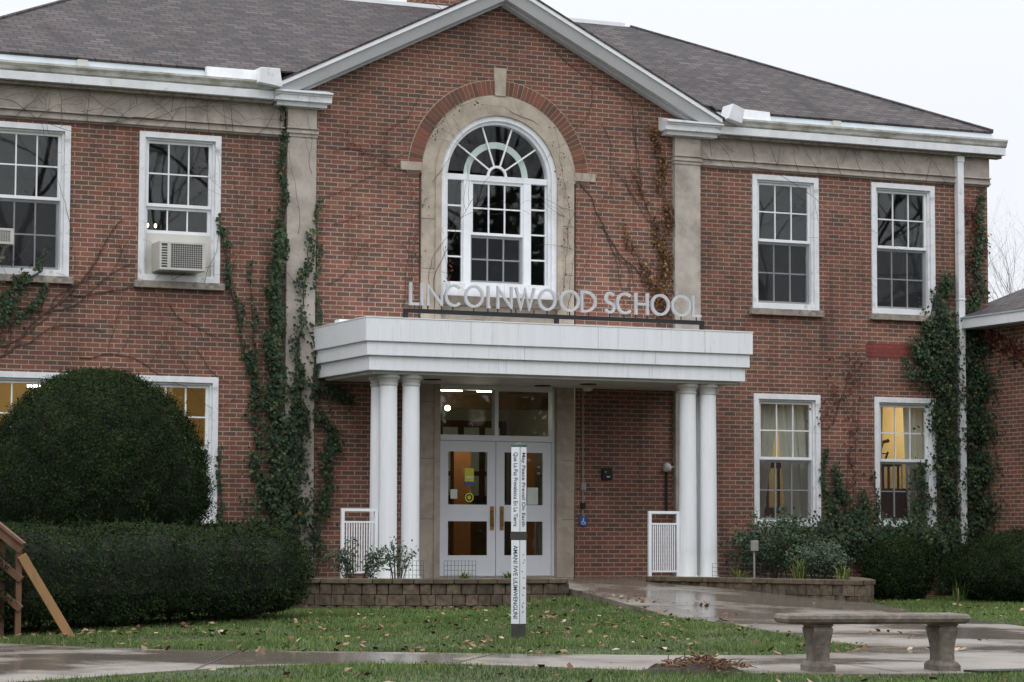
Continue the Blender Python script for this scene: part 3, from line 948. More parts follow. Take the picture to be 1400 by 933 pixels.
# ---------------------------------------------------------------- door and transom
df = MB().box(CX - 0.965, CX - 0.925, 0.05, 0.2, -0.02, 2.86).box(CX + 0.925, CX + 0.965, 0.05, 0.2, -0.02, 2.86)
df.box(CX - 0.925, CX + 0.925, 0.045, 0.19, 2.035, 2.12).box(CX - 0.925, CX + 0.925, 0.05, 0.19, 2.80, 2.92).box(CX - 0.03, CX + 0.03, 0.052, 0.19, 2.121, 2.799)
DF = df.build("door_frame", M['doorwhite'], S, bevel=0.003)
MB().box(CX - 0.925, CX - 0.031, 0.115, 0.12, 2.121, 2.799).build("transom_pane", M['glass'], DF)
MB().box(CX + 0.031, CX + 0.925, 0.115, 0.12, 2.121, 2.799).build("transom_pane", M['glass'], DF)
for sx in (-1, 1):
    a, b_ = (CX - 0.918, CX - 0.006) if sx < 0 else (CX + 0.006, CX + 0.918)
    ga, gb = a + 0.125, b_ - 0.125
    d = MB().box(a, ga, 0.085, 0.13, 0.005, 2.03).box(gb, b_, 0.085, 0.13, 0.005, 2.03)
    for za, zc in ((0.005, 0.30), (0.835, 1.06), (1.88, 2.03)):
        d.box(ga, gb, 0.0852, 0.1298, za, zc)
    D = d.build("door", M['doorwhite'], S)
    for za, zc in ((0.30, 0.835), (1.06, 1.88)):
        MB().box(ga, gb, 0.105, 0.109, za, zc).build("pane", M['glass'], D)
        MB().box(ga, gb, 0.083, 0.0849, zc - 0.012, zc).box(ga, gb, 0.083, 0.0849, za, za + 0.012).box(ga, ga + 0.012, 0.083, 0.0849, za + 0.012, zc - 0.012).box(gb - 0.012, gb, 0.083, 0.0849, za + 0.012, zc - 0.012).build("glazing_bead", M['doorwhite'], D)
    hx = (b_ - 0.09) if sx < 0 else (a + 0.06)
    MB().box(hx, hx + 0.065, 0.076, 0.0848, 0.69, 1.05).build("push_plate", M['brass'], D)
    MB().tube([(hx + 0.033, 0.08, 0.76), (hx + 0.033, 0.035, 0.77), (hx + 0.033, 0.03, 0.87), (hx + 0.033, 0.035, 0.97), (hx + 0.033, 0.08, 0.98)], 0.011, 8).build("handle", M['brass'], D)
MB().box(CX - 0.97, CX + 0.97, 0.0, 0.25, -0.05, 0.004).build("threshold", M['conduit'], S)

# ---------------------------------------------------------------- canopy
def grime(m):
    """green algae on the column feet"""
    t, b = m.node_tree, m.node_tree.nodes["Principled BSDF"]
    src = b.inputs["Base Color"].links[0].from_socket
    tc = t.nodes.new("ShaderNodeTexCoord")
    sp_ = t.nodes.new("ShaderNodeSeparateXYZ")
    t.links.new(tc.outputs["Object"], sp_.inputs[0])
    mr = t.nodes.new("ShaderNodeMapRange")
    mr.inputs["From Min"].default_value, mr.inputs["From Max"].default_value = 0.0, 0.5
    mr.inputs["To Min"].default_value, mr.inputs["To Max"].default_value = 0.42, 0.0
    t.links.new(sp_.outputs["Z"], mr.inputs["Value"])
    n = noise(t, 6, 5)
    a_ = t.nodes.new("ShaderNodeMath")
    a_.operation = 'MULTIPLY'
    t.links.new(mr.outputs[0], a_.inputs[0])
    t.links.new(n.outputs["Fac"], a_.inputs[1])
    t.links.new(mult(t, src, (0.36, 0.37, 0.20), fac=a_.outputs[0], mode='MIX'), b.inputs["Base Color"])
    return m


M['columnpaint'] = grime(plain("column_paint", (0.82, 0.835, 0.855), 0.45, 4, 0.08, 0.03, dirt=(0.6, 0.6, 0.58), dsc=5, dth=(0.6, 0.8), stretch=(3, 3, 0.4)))
KX = 0.04
cn = MB()
cn.box(KX - 3.07, KX + 3.07, -2.25, -0.003, 3.30, 3.625)
cn.box(KX - 3.035, KX + 3.035, -2.215, -0.003, 3.105, 3.299)
cn.box(KX - 2.985, KX + 2.985, -2.165, -0.003, 2.90, 3.104)
CN = cn.build("canopy", M['greycol'], S, (0, -1.1, 2.9), bevel=0.008)
fj = plain("seam_dirt", (0.34, 0.35, 0.36), 0.7, 9, 0.3, 0)
for x in (-1.45, 0.55, 2.3):
    MB().box(x - 0.002, x + 0.002, -2.2525, -2.249, 3.305, 3.62).build("seam", fj, CN)
for x in (-0.6, 1.5):
    MB().box(x - 0.002, x + 0.002, -2.2175, -2.214, 3.11, 3.294).build("seam", fj, CN)
MB().box(KX - 3.075, KX + 3.075, -2.257, -0.003, 3.626, 3.64).build("drip_edge", M['white'], CN)
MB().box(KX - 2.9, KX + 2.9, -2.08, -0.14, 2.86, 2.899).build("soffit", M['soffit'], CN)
for x, y in ((-1.6, -1.2), (0.9, -1.2), (0.45, -0.55)):
    MB().lathe(x, y, [(0.11, 2.845), (0.13, 2.852), (0.13, 2.859)], 16).build("recessed_light", M['dark'], CN)
MB().lathe(1.25, -0.45, [(0.05, 2.80), (0.09, 2.84), (0.09, 2.859)], 14).build("soffit_light", M['acpanel'], CN)
for (x, y) in ((-2.555, -1.9), (-2.215, -1.9), (-2.555, -1.55), (2.195, -1.9), (2.535, -1.9), (2.535, -1.55)):
    c = MB().lathe(x, y, [(0.155, -0.02), (0.155, 0.02), (0.135, 0.05), (0.131, 0.4), (0.129, 1.2), (0.124, 2.2), (0.121, 2.70)], 28)
    c.build("column", M['columnpaint'], CN, (x, y, 0), smooth=True).modifiers.new("edge", 'EDGE_SPLIT').split_angle = R(35)
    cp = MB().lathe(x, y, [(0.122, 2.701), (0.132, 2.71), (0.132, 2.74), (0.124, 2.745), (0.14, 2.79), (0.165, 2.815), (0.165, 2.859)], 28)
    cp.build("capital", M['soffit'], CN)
# a small lamp box at the back of the canopy roof
MB().box(-2.95, -2.72, -0.95, -0.75, 3.641, 3.70).build("roof_outlet", M['white'], CN)

# ---------------------------------------------------------------- wall fittings
MB().tube([(1.38, -0.02, 0.9), (1.38, -0.02, 2.86)], 0.013, 8).build("conduit", M['conduit'], S)
MB().box(1.34, 1.42, -0.06, -0.001, 1.30, 1.42).build("junction_box", M['conduit'], S, bevel=0.004)
MB().box(1.345, 1.415, -0.05, -0.001, 1.02, 1.11).build("junction_box", M['dark'], S, bevel=0.004)
pbt = MB().box(1.315, 1.445, -0.045, -0.001, 0.765, 0.90).build("push_button", M['blue'], S, bevel=0.006)
wl = MB().lathe(0, 0, [(0.02, 0), (0.02, 0.004)], 10)
wl.v = [(1.378 + x * 0.6, -0.047 - z, 0.868 + y * 0.6) for x, y, z in wl.v]
wl.stroke([(1.378, 0.85), (1.378, 0.82), (1.40, 0.82), (1.41, 0.79)], 0.011, -0.050, -0.046)
wl.stroke([(1.378 + 0.03 * math.cos(R(a)), 0.81 + 0.03 * math.sin(R(a))) for a in range(110, 380, 20)], 0.008, -0.0495, -0.0462)
wl.build("wheelchair_mark", M['plaque'], pbt)
rd = MB().box(1.70, 1.87, -0.06, -0.001, 1.47, 1.65).build("card_reader", M['dark'], S, bevel=0.008)
MB().box(1.77, 1.82, -0.064, -0.0601, 1.505, 1.525).box(1.745, 1.76, -0.064, -0.0601, 1.58, 1.60).build("reader_light", M['paper'], rd)
sp = MB().tube([(2.82, -0.03, 0.95), (2.82, -0.03, 1.62)], 0.018, 8).build("standpipe", M['dark'], S)
MB().lathe(2.82, -0.05, [(0.02, 1.60), (0.06, 1.62), (0.075, 1.67), (0.05, 1.73), (0.02, 1.74)], 14).build("pipe_cap", M['acbody'], sp, smooth=True)
MB().tube([(2.86, -0.05, 1.68), (2.97, -0.05, 1.68)], 0.014, 8).build("pipe_arm", M['acbody'], sp)
dsx = 8.265
dp = MB()
dp.box(dsx - 0.06, dsx + 0.06, -0.13, -0.02, 0.2, 6.90).box(dsx - 0.07, dsx + 0.07, -0.14, -0.015, 6.80, 6.899).box(dsx - 0.068, dsx + 0.068, -0.138, -0.015, 4.5, 4.53).box(dsx - 0.068, dsx + 0.068, -0.138, -0.015, 2.4, 2.43)
dp.build("downspout", M['oldwhite'], S, bevel=0.008)
MB().box(6.48, 7.6, -0.006, 0.0, 3.515, 3.745).build("painted_patch", M['redpaint'], S)

# ---------------------------------------------------------------- rooms behind the glass
def room(x0, x1, z0, z1, depth, m, floor=None):
    b = MB()
    y0, y1 = 0.19, depth
    b.face((x0, y1, z0), (x1, y1, z0), (x1, y1, z1), (x0, y1, z1))
    b.face((x0, y0, z0), (x0, y1, z0), (x0, y1, z1), (x0, y0, z1))
    b.face((x1, y1, z0), (x1, y0, z0), (x1, y0, z1), (x1, y1, z1))
    b.face((x0, y0, z1), (x0, y1, z1), (x1, y1, z1), (x1, y0, z1))
    b.face((x0, y0, z0), (x1, y0, z0), (x1, y1, z0), (x0, y1, z0))
    return b.build("interior_room", m, S, fix=False)


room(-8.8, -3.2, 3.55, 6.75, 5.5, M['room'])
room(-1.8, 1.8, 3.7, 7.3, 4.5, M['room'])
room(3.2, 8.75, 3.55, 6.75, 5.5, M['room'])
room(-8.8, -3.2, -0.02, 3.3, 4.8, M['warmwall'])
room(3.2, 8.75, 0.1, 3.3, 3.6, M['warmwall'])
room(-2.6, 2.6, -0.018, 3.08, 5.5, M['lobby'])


def lamp(loc, p, c=(1, 0.82, 0.5), r_=0.15):
    l = bpy.data.lights.new("room_lamp", 'POINT')
    l.energy, l.color, l.shadow_soft_size = p, c, r_
    o = bpy.data.objects.new("room_lamp", l)
    col.objects.link(o)
    o.location = loc


def tubelight(x0, x1, y, z, label):
    t = empty("ceiling_light", ((x0 + x1) / 2, y, z), label, "ceiling light", "lit tube lights indoors")
    MB().box(x0, x1, y - 0.06, y + 0.06, z, z + 0.05).build("housing", M['white'], t)
    MB().box(x0 + 0.02, x1 - 0.02, y - 0.05, y + 0.05, z - 0.03, z - 0.001).build("diffuser", M['tube'], t)


tubelight(0.02, 0.44, 2.5, 2.955, "lit tube light behind the left pane above the entrance doors, nearer the left jamb")
tubelight(0.69, 1.01, 2.5, 2.955, "lit tube light behind the left pane above the entrance doors, nearer the centre mullion")
tubelight(-6.72, -6.35, 2.2, 2.82, "lit tube light behind the ground floor window left of the dome yew")
lamp((0.6, 2.3, 2.5), 22, (1, 0.9, 0.68))
lamp((-6.2, 2.2, 2.4), 40, (1, 0.84, 0.55))
lamp((7.6, 2.3, 2.6), 42, (1, 0.86, 0.6))
gl = empty("globe_lamp", (0.18, 2.5, 2.65), "round lit globe lamp behind the transom glass over the doors", "lamp")
MB().lathe(0.18, 2.5, [(0.015, 2.605), (0.04, 2.62), (0.05, 2.65), (0.04, 2.68), (0.015, 2.695)], 16).build("globe", M['bulb'], gl, smooth=True)
MB().tube([(0.18, 2.5, 2.726), (0.18, 2.5, 3.07)], 0.008, 6).build("rod", M['dark'], gl)
wl_ = empty("chandelier", (-4.35, 4.2, 5.65), "small lit chandelier of three bulbs seen above the air conditioner", "lamp")
for k in range(3):
    MB().lathe(-4.47 + k * 0.13, 4.2, [(0.008, 5.52), (0.022, 5.54), (0.022, 5.57), (0.008, 5.59)], 10).build("bulb", M['bulb'], wl_)
MB().tube([(-4.5, 4.2, 5.62), (-4.2, 4.2, 5.62)], 0.01, 6).tube([(-4.35, 4.2, 5.62), (-4.35, 4.2, 6.74)], 0.008, 6).build("frame", M['dark'], wl_)
# lobby furnishings
op = empty("orange_partition", (0.35, 3.2, 0), "orange arched partition wall standing in the lobby behind the doors", "partition")
q = MB()
q.box(0.55, 0.85, 3.1, 3.25, -0.01, 1.99).box(1.75, 2.0, 3.1, 3.25, -0.01, 1.99).box(-0.2, 2.0, 3.1, 3.25, 1.991, 2.12)
q.build("panel", M['orange'], op)
cb = empty("lobby_cabinet", (0.5, 4.2, 0), "pale wooden cabinet against the lobby wall behind the left door", "cabinet")
MB().box(0.25, 0.85, 4.0, 4.4, -0.01, 0.9).build("body", plain("pale_wood", (0.30, 0.22, 0.11), 0.5, 5, 0.2, 0.03), cb, bevel=0.01)
MB().box(0.28, 0.54, 3.985, 3.999, 0.06, 0.85).build("cabinet_door", M['pine'], cb)
MB().box(0.56, 0.82, 3.985, 3.999, 0.06, 0.85).build("cabinet_door", M['pine'], cb)
bt = empty("brown_counter", (1.9, 4.4, 0), "dark brown counter at the back of the lobby behind the right door", "counter")
MB().box(1.35, 2.5, 4.3, 4.8, -0.01, 1.0).build("body", M['wood'], bt)
MB().box(1.3, 2.55, 4.25, 4.85, 1.001, 1.04).build("counter_top", M['paper'], bt)
# notices on the door glass
GY = 0.102
nb = empty("door_notice", (-0.46, GY, 1.35), "yellow and blue notice stuck on the glass of the left door", "notice")
MB().box(-0.535, -0.385, GY - 0.004, GY, 1.42, 1.62).build("yellow_field", M['yellow'], nb)
MB().box(-0.53, -0.39, GY - 0.003, GY, 1.365, 1.419).build("blue_field", M['blue'], nb)
MB().box(-0.52, -0.40, GY - 0.006, GY - 0.0045, 1.47, 1.50).build("white_band", M['paper'], nb)
ne = empty("round_sticker", (-0.46, GY, 1.18), "round dark sticker with a yellow ring on the left door glass", "sticker")
bmk = MB()
bmk.v = []
for r0, r1, m_, nm, yy in ((0.0, 0.082, M['dark'], "disc", 0.001), (0.052, 0.072, M['yellow'], "ring", 0.004), (0.0, 0.03, M['yellow'], "centre_mark", 0.004)):
    k = MB()
    if r0:
        k.arc(-0.46, 1.18, r0, r1, GY - yy - 0.001, GY - yy, 0, 359.9, 28)
    else:
        k.tube([(-0.46, GY - yy, 1.18), (-0.46, GY - yy - 0.0015, 1.18)], r1, 24)
    k.build(nm, m_, ne)
tag(MB().box(-0.765, -0.655, GY - 0.002, GY, 1.16, 1.30).build("paper_sheet", M['paper']), "small white paper sheet low on the glass of the left door", "paper")
tag(MB().box(0.50, 0.68, GY - 0.002, GY, 1.08, 1.34).build("paper_sheet", M['paper']), "pale green paper sheet taped on the glass of the right door", "paper")
# dining room on the right: curtains, chair, red table
def curtain(xa, xb, xc, xd, y, z0, z1, label):
    V = []
    n, mz = 36, 8
    def pt(i, j):
        t = i / n
        v = j / mz
        pinch = math.sin(v * math.pi) ** 2 if False else 0
        lo = xa + (xb - xa) * t
        hi = xc + (xd - xc) * t
        x = lo + (hi - lo) * v
        return (x, y + 0.03 * math.sin(t * 34 + v * 1.2), z0 + (z1 - z0) * v)
    b = MB()
    for i in range(n):
        for j in range(mz):
            b.face(pt(i, j), pt(i + 1, j), pt(i + 1, j + 1), pt(i, j + 1))
    tag(b.build("curtain", M['cloth'], None, ((xa + xb) / 2, y, z0)), label, "curtain", "pale curtains in the ground floor windows")


curtain(4.45, 4.72, 4.50, 5.02, 0.26, 0.9, 2.85, "pale curtain on the left side of the ground floor window nearest the canopy")
curtain(5.12, 5.95, 4.96, 5.95, 0.26, 0.9, 2.85, "wide pale curtain on the right side of the ground floor window nearest the canopy")
curtain(6.70, 6.92, 6.72, 6.95, 0.26, 0.9, 2.85, "narrow pale curtain on the left side of the window beside the downspout")
curtain(7.42, 8.05, 7.36, 8.05, 0.26, 0.9, 2.85, "pale curtain behind ivy on the right side of the window beside the downspout")
hc = empty("dining_chair", (8.05, 1.7, 1.42), "dark curved back wooden chair seen through the window beside the downspout", "chair")
zz, ox = 1.42, 0.48
MB().box(7.25 + ox, 7.62 + ox, 1.5, 1.86, zz + 0.38, zz + 0.42).build("seat", M['wood'], hc)
MB().tube([(7.36 + ox, 1.85, zz + 0.41), (7.44 + ox, 1.87, zz + 0.66), (7.50 + ox, 1.88, zz + 0.80), (7.62 + ox, 1.88, zz + 0.83)], 0.032, 8).tube([(7.3 + ox, 1.53, zz + 0.41), (7.38 + ox, 1.53, zz + 0.62)], 0.02, 8).tube([(7.38 + ox, 1.53, zz + 0.60), (7.42 + ox, 1.87, zz + 0.62)], 0.02, 6).build("backrest", M['wood'], hc)
for x, y in ((7.28, 1.53), (7.58, 1.53), (7.28, 1.83), (7.58, 1.83)):
    MB().tube([(x + ox, y, zz), (x + ox, y, zz + 0.38)], 0.02, 8).build("leg", M['wood'], hc)
tag(MB().box(7.0, 8.7, 1.25, 2.3, 0.11, zz - 0.002).build("dais", M['wood']), "dark raised platform under the chair inside the dining room", "platform")
rl = empty("interior_rail", (8.4, 2.2, 1.42), "thin pale rail behind the chair inside the dining room", "railing")
for x in (8.15, 8.35, 8.6):
    MB().tube([(x, 2.25, zz), (x, 2.25, zz + 0.5)], 0.014, 6).build("post", M['paper'], rl)
MB().tube([(8.1, 2.25, zz + 0.5), (8.68, 2.25, zz + 0.5)], 0.014, 6).build("top_rail", M['paper'], rl)
rtb = empty("red_table", (5.55, 1.3, 0.1), "table under a red cloth between curtains of the window nearest the canopy", "table")
MB().box(5.25, 5.85, 1.1, 1.7, 1.74, 1.90).build("red_cloth", M['redcloth'], rtb, bevel=0.02)
for x, y in ((5.3, 1.15), (5.8, 1.15), (5.3, 1.65), (5.8, 1.65)):
    MB().tube([(x, y, 0.11), (x, y, 1.74)], 0.025, 8).build("leg", M['wood'], rtb)
sb = empty("sideboard", (6.1, 2.6, 0.1), "dark wooden sideboard deep inside the dining room", "sideboard")
MB().box(5.4, 6.9, 2.5, 3.0, 0.11, 1.1).build("body", M['wood'], sb)
for k in range(3):
    MB().box(5.45 + k * 0.48, 5.89 + k * 0.48, 2.48, 2.499, 0.2, 1.0).build("cabinet_door", M['pine'], sb)
# lobby: pin board, ceiling beam, doorway beyond
pb_ = empty("pin_board", (1.9, 5.4, 1.4), "pale pin board with pinned papers on the back wall of the lobby", "pin board")
MB().box(1.2, 2.5, 5.40, 5.45, 1.2, 2.6).build("board", M['wood'], pb_)
for k in range(9):
    x, z = 1.3 + (k % 3) * 0.4, 1.3 + (k // 3) * 0.42
    MB().box(x, x + 0.28, 5.385, 5.399, z, z + 0.34).build("pinned_paper", M['paper'], pb_)
tag(MB().box(-2.5, 2.5, 3.6, 3.8, 2.72, 3.07).build("ceiling_beam", M['wood']), "brown beam crossing the lobby ceiling behind the transom", "beam")

# ------------------------------------------------------------------ annex on the right
A = empty("annex_building", (8.6, -3, -0.36), "single storey brick wing projecting forward at the right edge of the photo", "building")
XA = 8.62
a = MB()
a.face((XA, 0.6, -0.5), (XA, -7, -0.5), (XA, -7, 4.02), (XA, 0.6, 4.02))
a.face((XA, -7, -0.5), (20, -7, -0.5), (20, -7, 4.02), (XA, -7, 4.02))
a.face((20, -7, -0.5), (20, 8, -0.5), (20, 8, 4.02), (20, -7, 4.02))
a.build("wall", M['brick'], A, fix=False)
MB().box(8.24, 8.30, -7.4, -0.003, 4.03, 4.19).box(8.301, 20, -7.4, -7.34, 4.03, 4.19).build("fascia", M['greycol'], A)
MB().box(8.301, 8.7, -7.339, -0.003, 4.02, 4.05).build("soffit", M['soffit'], A)
MB().box(8.22, 8.95, -7.42, -0.003, 4.191, 4.215).build("gutter_edge", M['flash'], A)
ra = MB()
ra.face((8.26, -7.4, 4.22), (14, -2, 6.4), (14, 0.3, 6.4), (8.26, 0.3, 4.22))
ra.face((8.26, -7.4, 4.22), (20, -7.4, 4.22), (14, -2, 6.4))
ra.face((20, -7.4, 4.22), (20, 0.3, 4.22), (14, 0.3, 6.4), (14, -2, 6.4))
ra.face((8.26, 0.3, 4.22), (14, 0.3, 6.4), (20, 0.3, 4.22))
for f_ in (0,):
    pass
ra.build("roof", M['roof'], A)

# ------------------------------------------------------------------ sign
SG = empty("building_sign", (0, -2.0, 3.63), "black bar sign of thin silver letters reading LINCOLNWOOD SCHOOL on the white canopy", "sign")
MB().box(-2.38, 2.41, -2.025, -1.985, 3.735, 3.795).build("bar", M['dark'], SG)
for x in (-2.35, 0.0, 2.38):
    MB().box(x - 0.03, x + 0.03, -2.03, -1.98, 3.641, 3.734).build("post", M['dark'], SG)
SPAN = [(-2.292, -2.146), (-2.127, -2.084), (-2.029, -1.783), (-1.753, -1.497), (-1.451, -1.152), (-1.106, -1.059), (-0.947, -0.702), (-0.664, -0.341), (-0.294, -0.009), (0.05, 0.367), (0.384, 0.639), (0.764, 0.944), (0.96, 1.219), (1.265, 1.488), (1.531, 1.84), (1.871, 2.193), (2.212, 2.363)]
ZB, ZT, SW = 3.845, 4.165, 0.036
h = SW / 2
for ch_, (xa, xb) in zip("LINCOLNWOODSCHOOL", SPAN):
    b = MB()
    y0, y1 = -2.03, -1.985
    cx, cz, rx, rz = (xa + xb) / 2, (ZB + ZT) / 2, (xb - xa) / 2 - h, (ZT - ZB) / 2 - h
    if ch_ == "L":
        if xb - xa < 0.08:       # this L has lost most of its foot
            b.stroke([(cx, ZT), (cx, ZB + h), (cx + 0.035, ZB + h)], SW, y0, y1)
        else:
            b.stroke([(xa + h, ZT), (xa + h, ZB + h), (xb, ZB + h)], SW, y0, y1)
    elif ch_ == "I":
        b.stroke([(cx, ZT), (cx, ZB)], SW, y0, y1)
    elif ch_ == "N":
        b.stroke([(xa + h, ZB), (xa + h, ZT - 0.03), (xb - h, ZB + 0.03), (xb - h, ZT)], SW, y0, y1)
    elif ch_ == "W":
        w_ = xb - xa
        b.stroke([(xa + h, ZT), (xa + w_ * 0.29, ZB + 0.02), (cx, ZT - 0.04), (xa + w_ * 0.71, ZB + 0.02), (xb - h, ZT)], SW, y0, y1)
    elif ch_ == "O":
        b.stroke([(cx + rx * math.cos(R(t)), cz + rz * math.sin(R(t))) for t in range(0, 360, 10)], SW, y0, y1, True)
    elif ch_ == "C":
        b.stroke([(xa + h + rx * 1.15 + rx * 1.15 * math.cos(R(t)), cz + rz * math.sin(R(t))) for t in range(48, 313, 8)], SW, y0, y1)
    elif ch_ == "D":
        pts = [(xa + h, ZB + h), (xa + h, ZT - h), (xa + 0.06, ZT - h)]
        pts += [(xa + 0.07 + (xb - h - xa - 0.07) * math.cos(R(t)), cz + rz * math.sin(R(t))) for t in range(84, -85, -8)]
        pts += [(xa + 0.06, ZB + h)]
        b.stroke(pts, SW, y0, y1, True)
    elif ch_ == "H":
        b.stroke([(xa + h, ZB), (xa + h, ZT)], SW, y0, y1)
        b.stroke([(xb - h, ZB), (xb - h, ZT)], SW, y0, y1)
        b.stroke([(xa + SW, cz + 0.0), (xb - SW, cz + 0.0)], SW, y0 + 0.002, y1)
    elif ch_ == "S":
        rs = rz * 0.52
        pts = [(cx + rx * 0.85 * math.cos(R(t)), ZT - h - rs + rs * math.sin(R(t))) for t in range(25, 226, 14)]
        pts += [(cx + rx * 0.95 * math.cos(R(t)), ZB + h + rs * 0.98 + rs * 0.98 * math.sin(R(t))) for t in range(40, -160, -14)]
        b.stroke(pts, SW, y0, y1)
    b.build("letter", M['letter'], SG)
    for x in ((xa + h, xb - h) if ch_ in "NHW" else (cx,)):
        MB().box(x - 0.006, x + 0.006, -2.01, -1.998, 3.7951, ZB + 0.005).build("stem", M['dark'], SG)

# ------------------------------------------------------------------ air conditioners
def aircon(x0, x1, y0, y1, z0, z1, label):
    t = empty("air_conditioner", ((x0 + x1) / 2, y1, z0), label, "air conditioner")
    MB().box(x0, x1, y0 + 0.012, y1, z0, z1).box(x0, x1, y0, y0 + 0.0119, z1 - 0.035, z1).box(x0, x1, y0, y0 + 0.0119, z0, z0 + 0.035).box(x0, x0 + 0.03, y0, y0 + 0.0119, z0 + 0.035, z1 - 0.035).box(x1 - 0.05, x1, y0, y0 + 0.0119, z0 + 0.035, z1 - 0.035).box(x0 + 0.115, x0 + 0.17, y0, y0 + 0.0119, z0 + 0.035, z1 - 0.035).build("casing", M['acbody'], t, bevel=0.004)
    MB().box(x0 + 0.17, x1 - 0.05, y0 + 0.009, y0 + 0.0118, z0 + 0.035, z1 - 0.035).box(x0 + 0.03, x0 + 0.115, y0 + 0.009, y0 + 0.0118, z0 + 0.035, z1 - 0.035).build("coil", plain("coil_fins", (0.06, 0.06, 0.065), 0.6, 30, 0.3, 0), t)
    gx = MB()
    w_ = x1 - 0.05 - x0 - 0.17
    for i in range(1, 14):
        x = x0 + 0.17 + w_ * i / 14
        gx.box(x - 0.0025, x + 0.0025, y0 + 0.002, y0 + 0.006, z0 + 0.035, z1 - 0.035)
    for i in range(1, 11):
        z = z0 + 0.035 + (z1 - z0 - 0.07) * i / 11
        gx.box(x0 + 0.17, x1 - 0.05, y0 + 0.0065, y0 + 0.0088, z - 0.0025, z + 0.0025)
    gx.build("grille", M['acbody'], t)
    lv = MB()
    for i in range(1, 9):
        z = z0 + 0.035 + (z1 - z0 - 0.07) * i / 9
        lv.box(x0 + 0.03, x0 + 0.115, y0 + 0.003, y0 + 0.0085, z - 0.01, z + 0.004)
    lv.build("louvre", M['acbody'], t)
    return t


aircon(-5.44, -4.76, -0.32, 0.10, 4.365, 4.775, "beige grilled air conditioner in the upper window left of the pediment")
t2 = aircon(-8.25, -7.56, -0.46, -0.07, 4.60, 4.82, "pale air conditioner jutting from the window at the photo's left edge")
MB().bar((-7.66, -0.06, 4.4), (-7.66, -0.38, 4.598), 0.03, 0.03).bar((-8.1, -0.06, 4.4), (-8.1, -0.38, 4.598), 0.03, 0.03).build("bracket", M['acbody'], t2)
MB().box(-8.2, -7.62, -0.2, -0.05, 4.42, 4.46).build("support_tray", M['sill'], t2)

# ------------------------------------------------------------------ railings, edging
def railing(x0, x1, y, z0, z1, label, mid):
    t = empty("porch_railing", ((x0 + x1) / 2, y, z0), label, "railing", "white metal railings beside the columns")
    f_ = MB().box(x0, x0 + 0.045, y - 0.022, y + 0.022, z0, z1).box(x0 + 0.045, x1, y - 0.021, y + 0.021, z1 - 0.04, z1).box(x0 + 0.045, x1, y - 0.012, y + 0.012, z1 - 0.20, z1 - 0.175).box(x0 + 0.045, x1, y - 0.012, y + 0.012, z0 + 0.10, z0 + 0.125)
    f_.box(x1 - 0.045, x1, y - 0.02, y + 0.02, z0, z1 - 0.041)
    f_.build("frame", M['white'], t)
    n = 11
    for i in range(1, n + 1):
        x = x0 + 0.045 + (x1 - x0 - 0.09) * i / (n + 1)
        MB().box(x - 0.008, x + 0.008, y - 0.008, y + 0.008, z0 + 0.125, z1 - 0.20).build("baluster", M['white'], t)
    return t


railing(-3.24, -2.70, -1.88, -0.02, 0.98, "white slatted railing left of the left columns", 0)
railing(1.55, 2.06, -1.88, -0.02, 0.975, "white slatted railing just left of the right columns", 0)


def mesh_fence(p0, p1, z0, z1, label):
    p0, p1 = Vector((*p0, 0)), Vector((*p1, 0))
    b = MB()
    n = 9
    for i in range(n + 1):
        q_ = p0.lerp(p1, i / n)
        b.tube([(q_.x, q_.y, z0 - 0.05), (q_.x, q_.y, z1)], 0.0035, 4)
    for j in range(5):
        z = z0 + (z1 - z0) * j / 4
        b.tube([(p0.x, p0.y, z), (p1.x, p1.y, z)], 0.003, 4)
    tag(b.build("wire_edging", M['wire'], None, (p0.x, p0.y, z0)), label, "garden fence", "low wire edging in the flower beds")


mesh_fence((-2.72, -2.45), (-2.30, -2.62), -0.0, 0.26, "low wire edging in front of the second column from the left")
mesh_fence((-2.05, -2.75), (-1.62, -2.85), -0.0, 0.26, "low wire edging in the left bed below the door jamb")
mesh_fence((2.03, -2.95), (2.63, -3.3), -0.01, 0.22, "low wire edging right of the right columns")

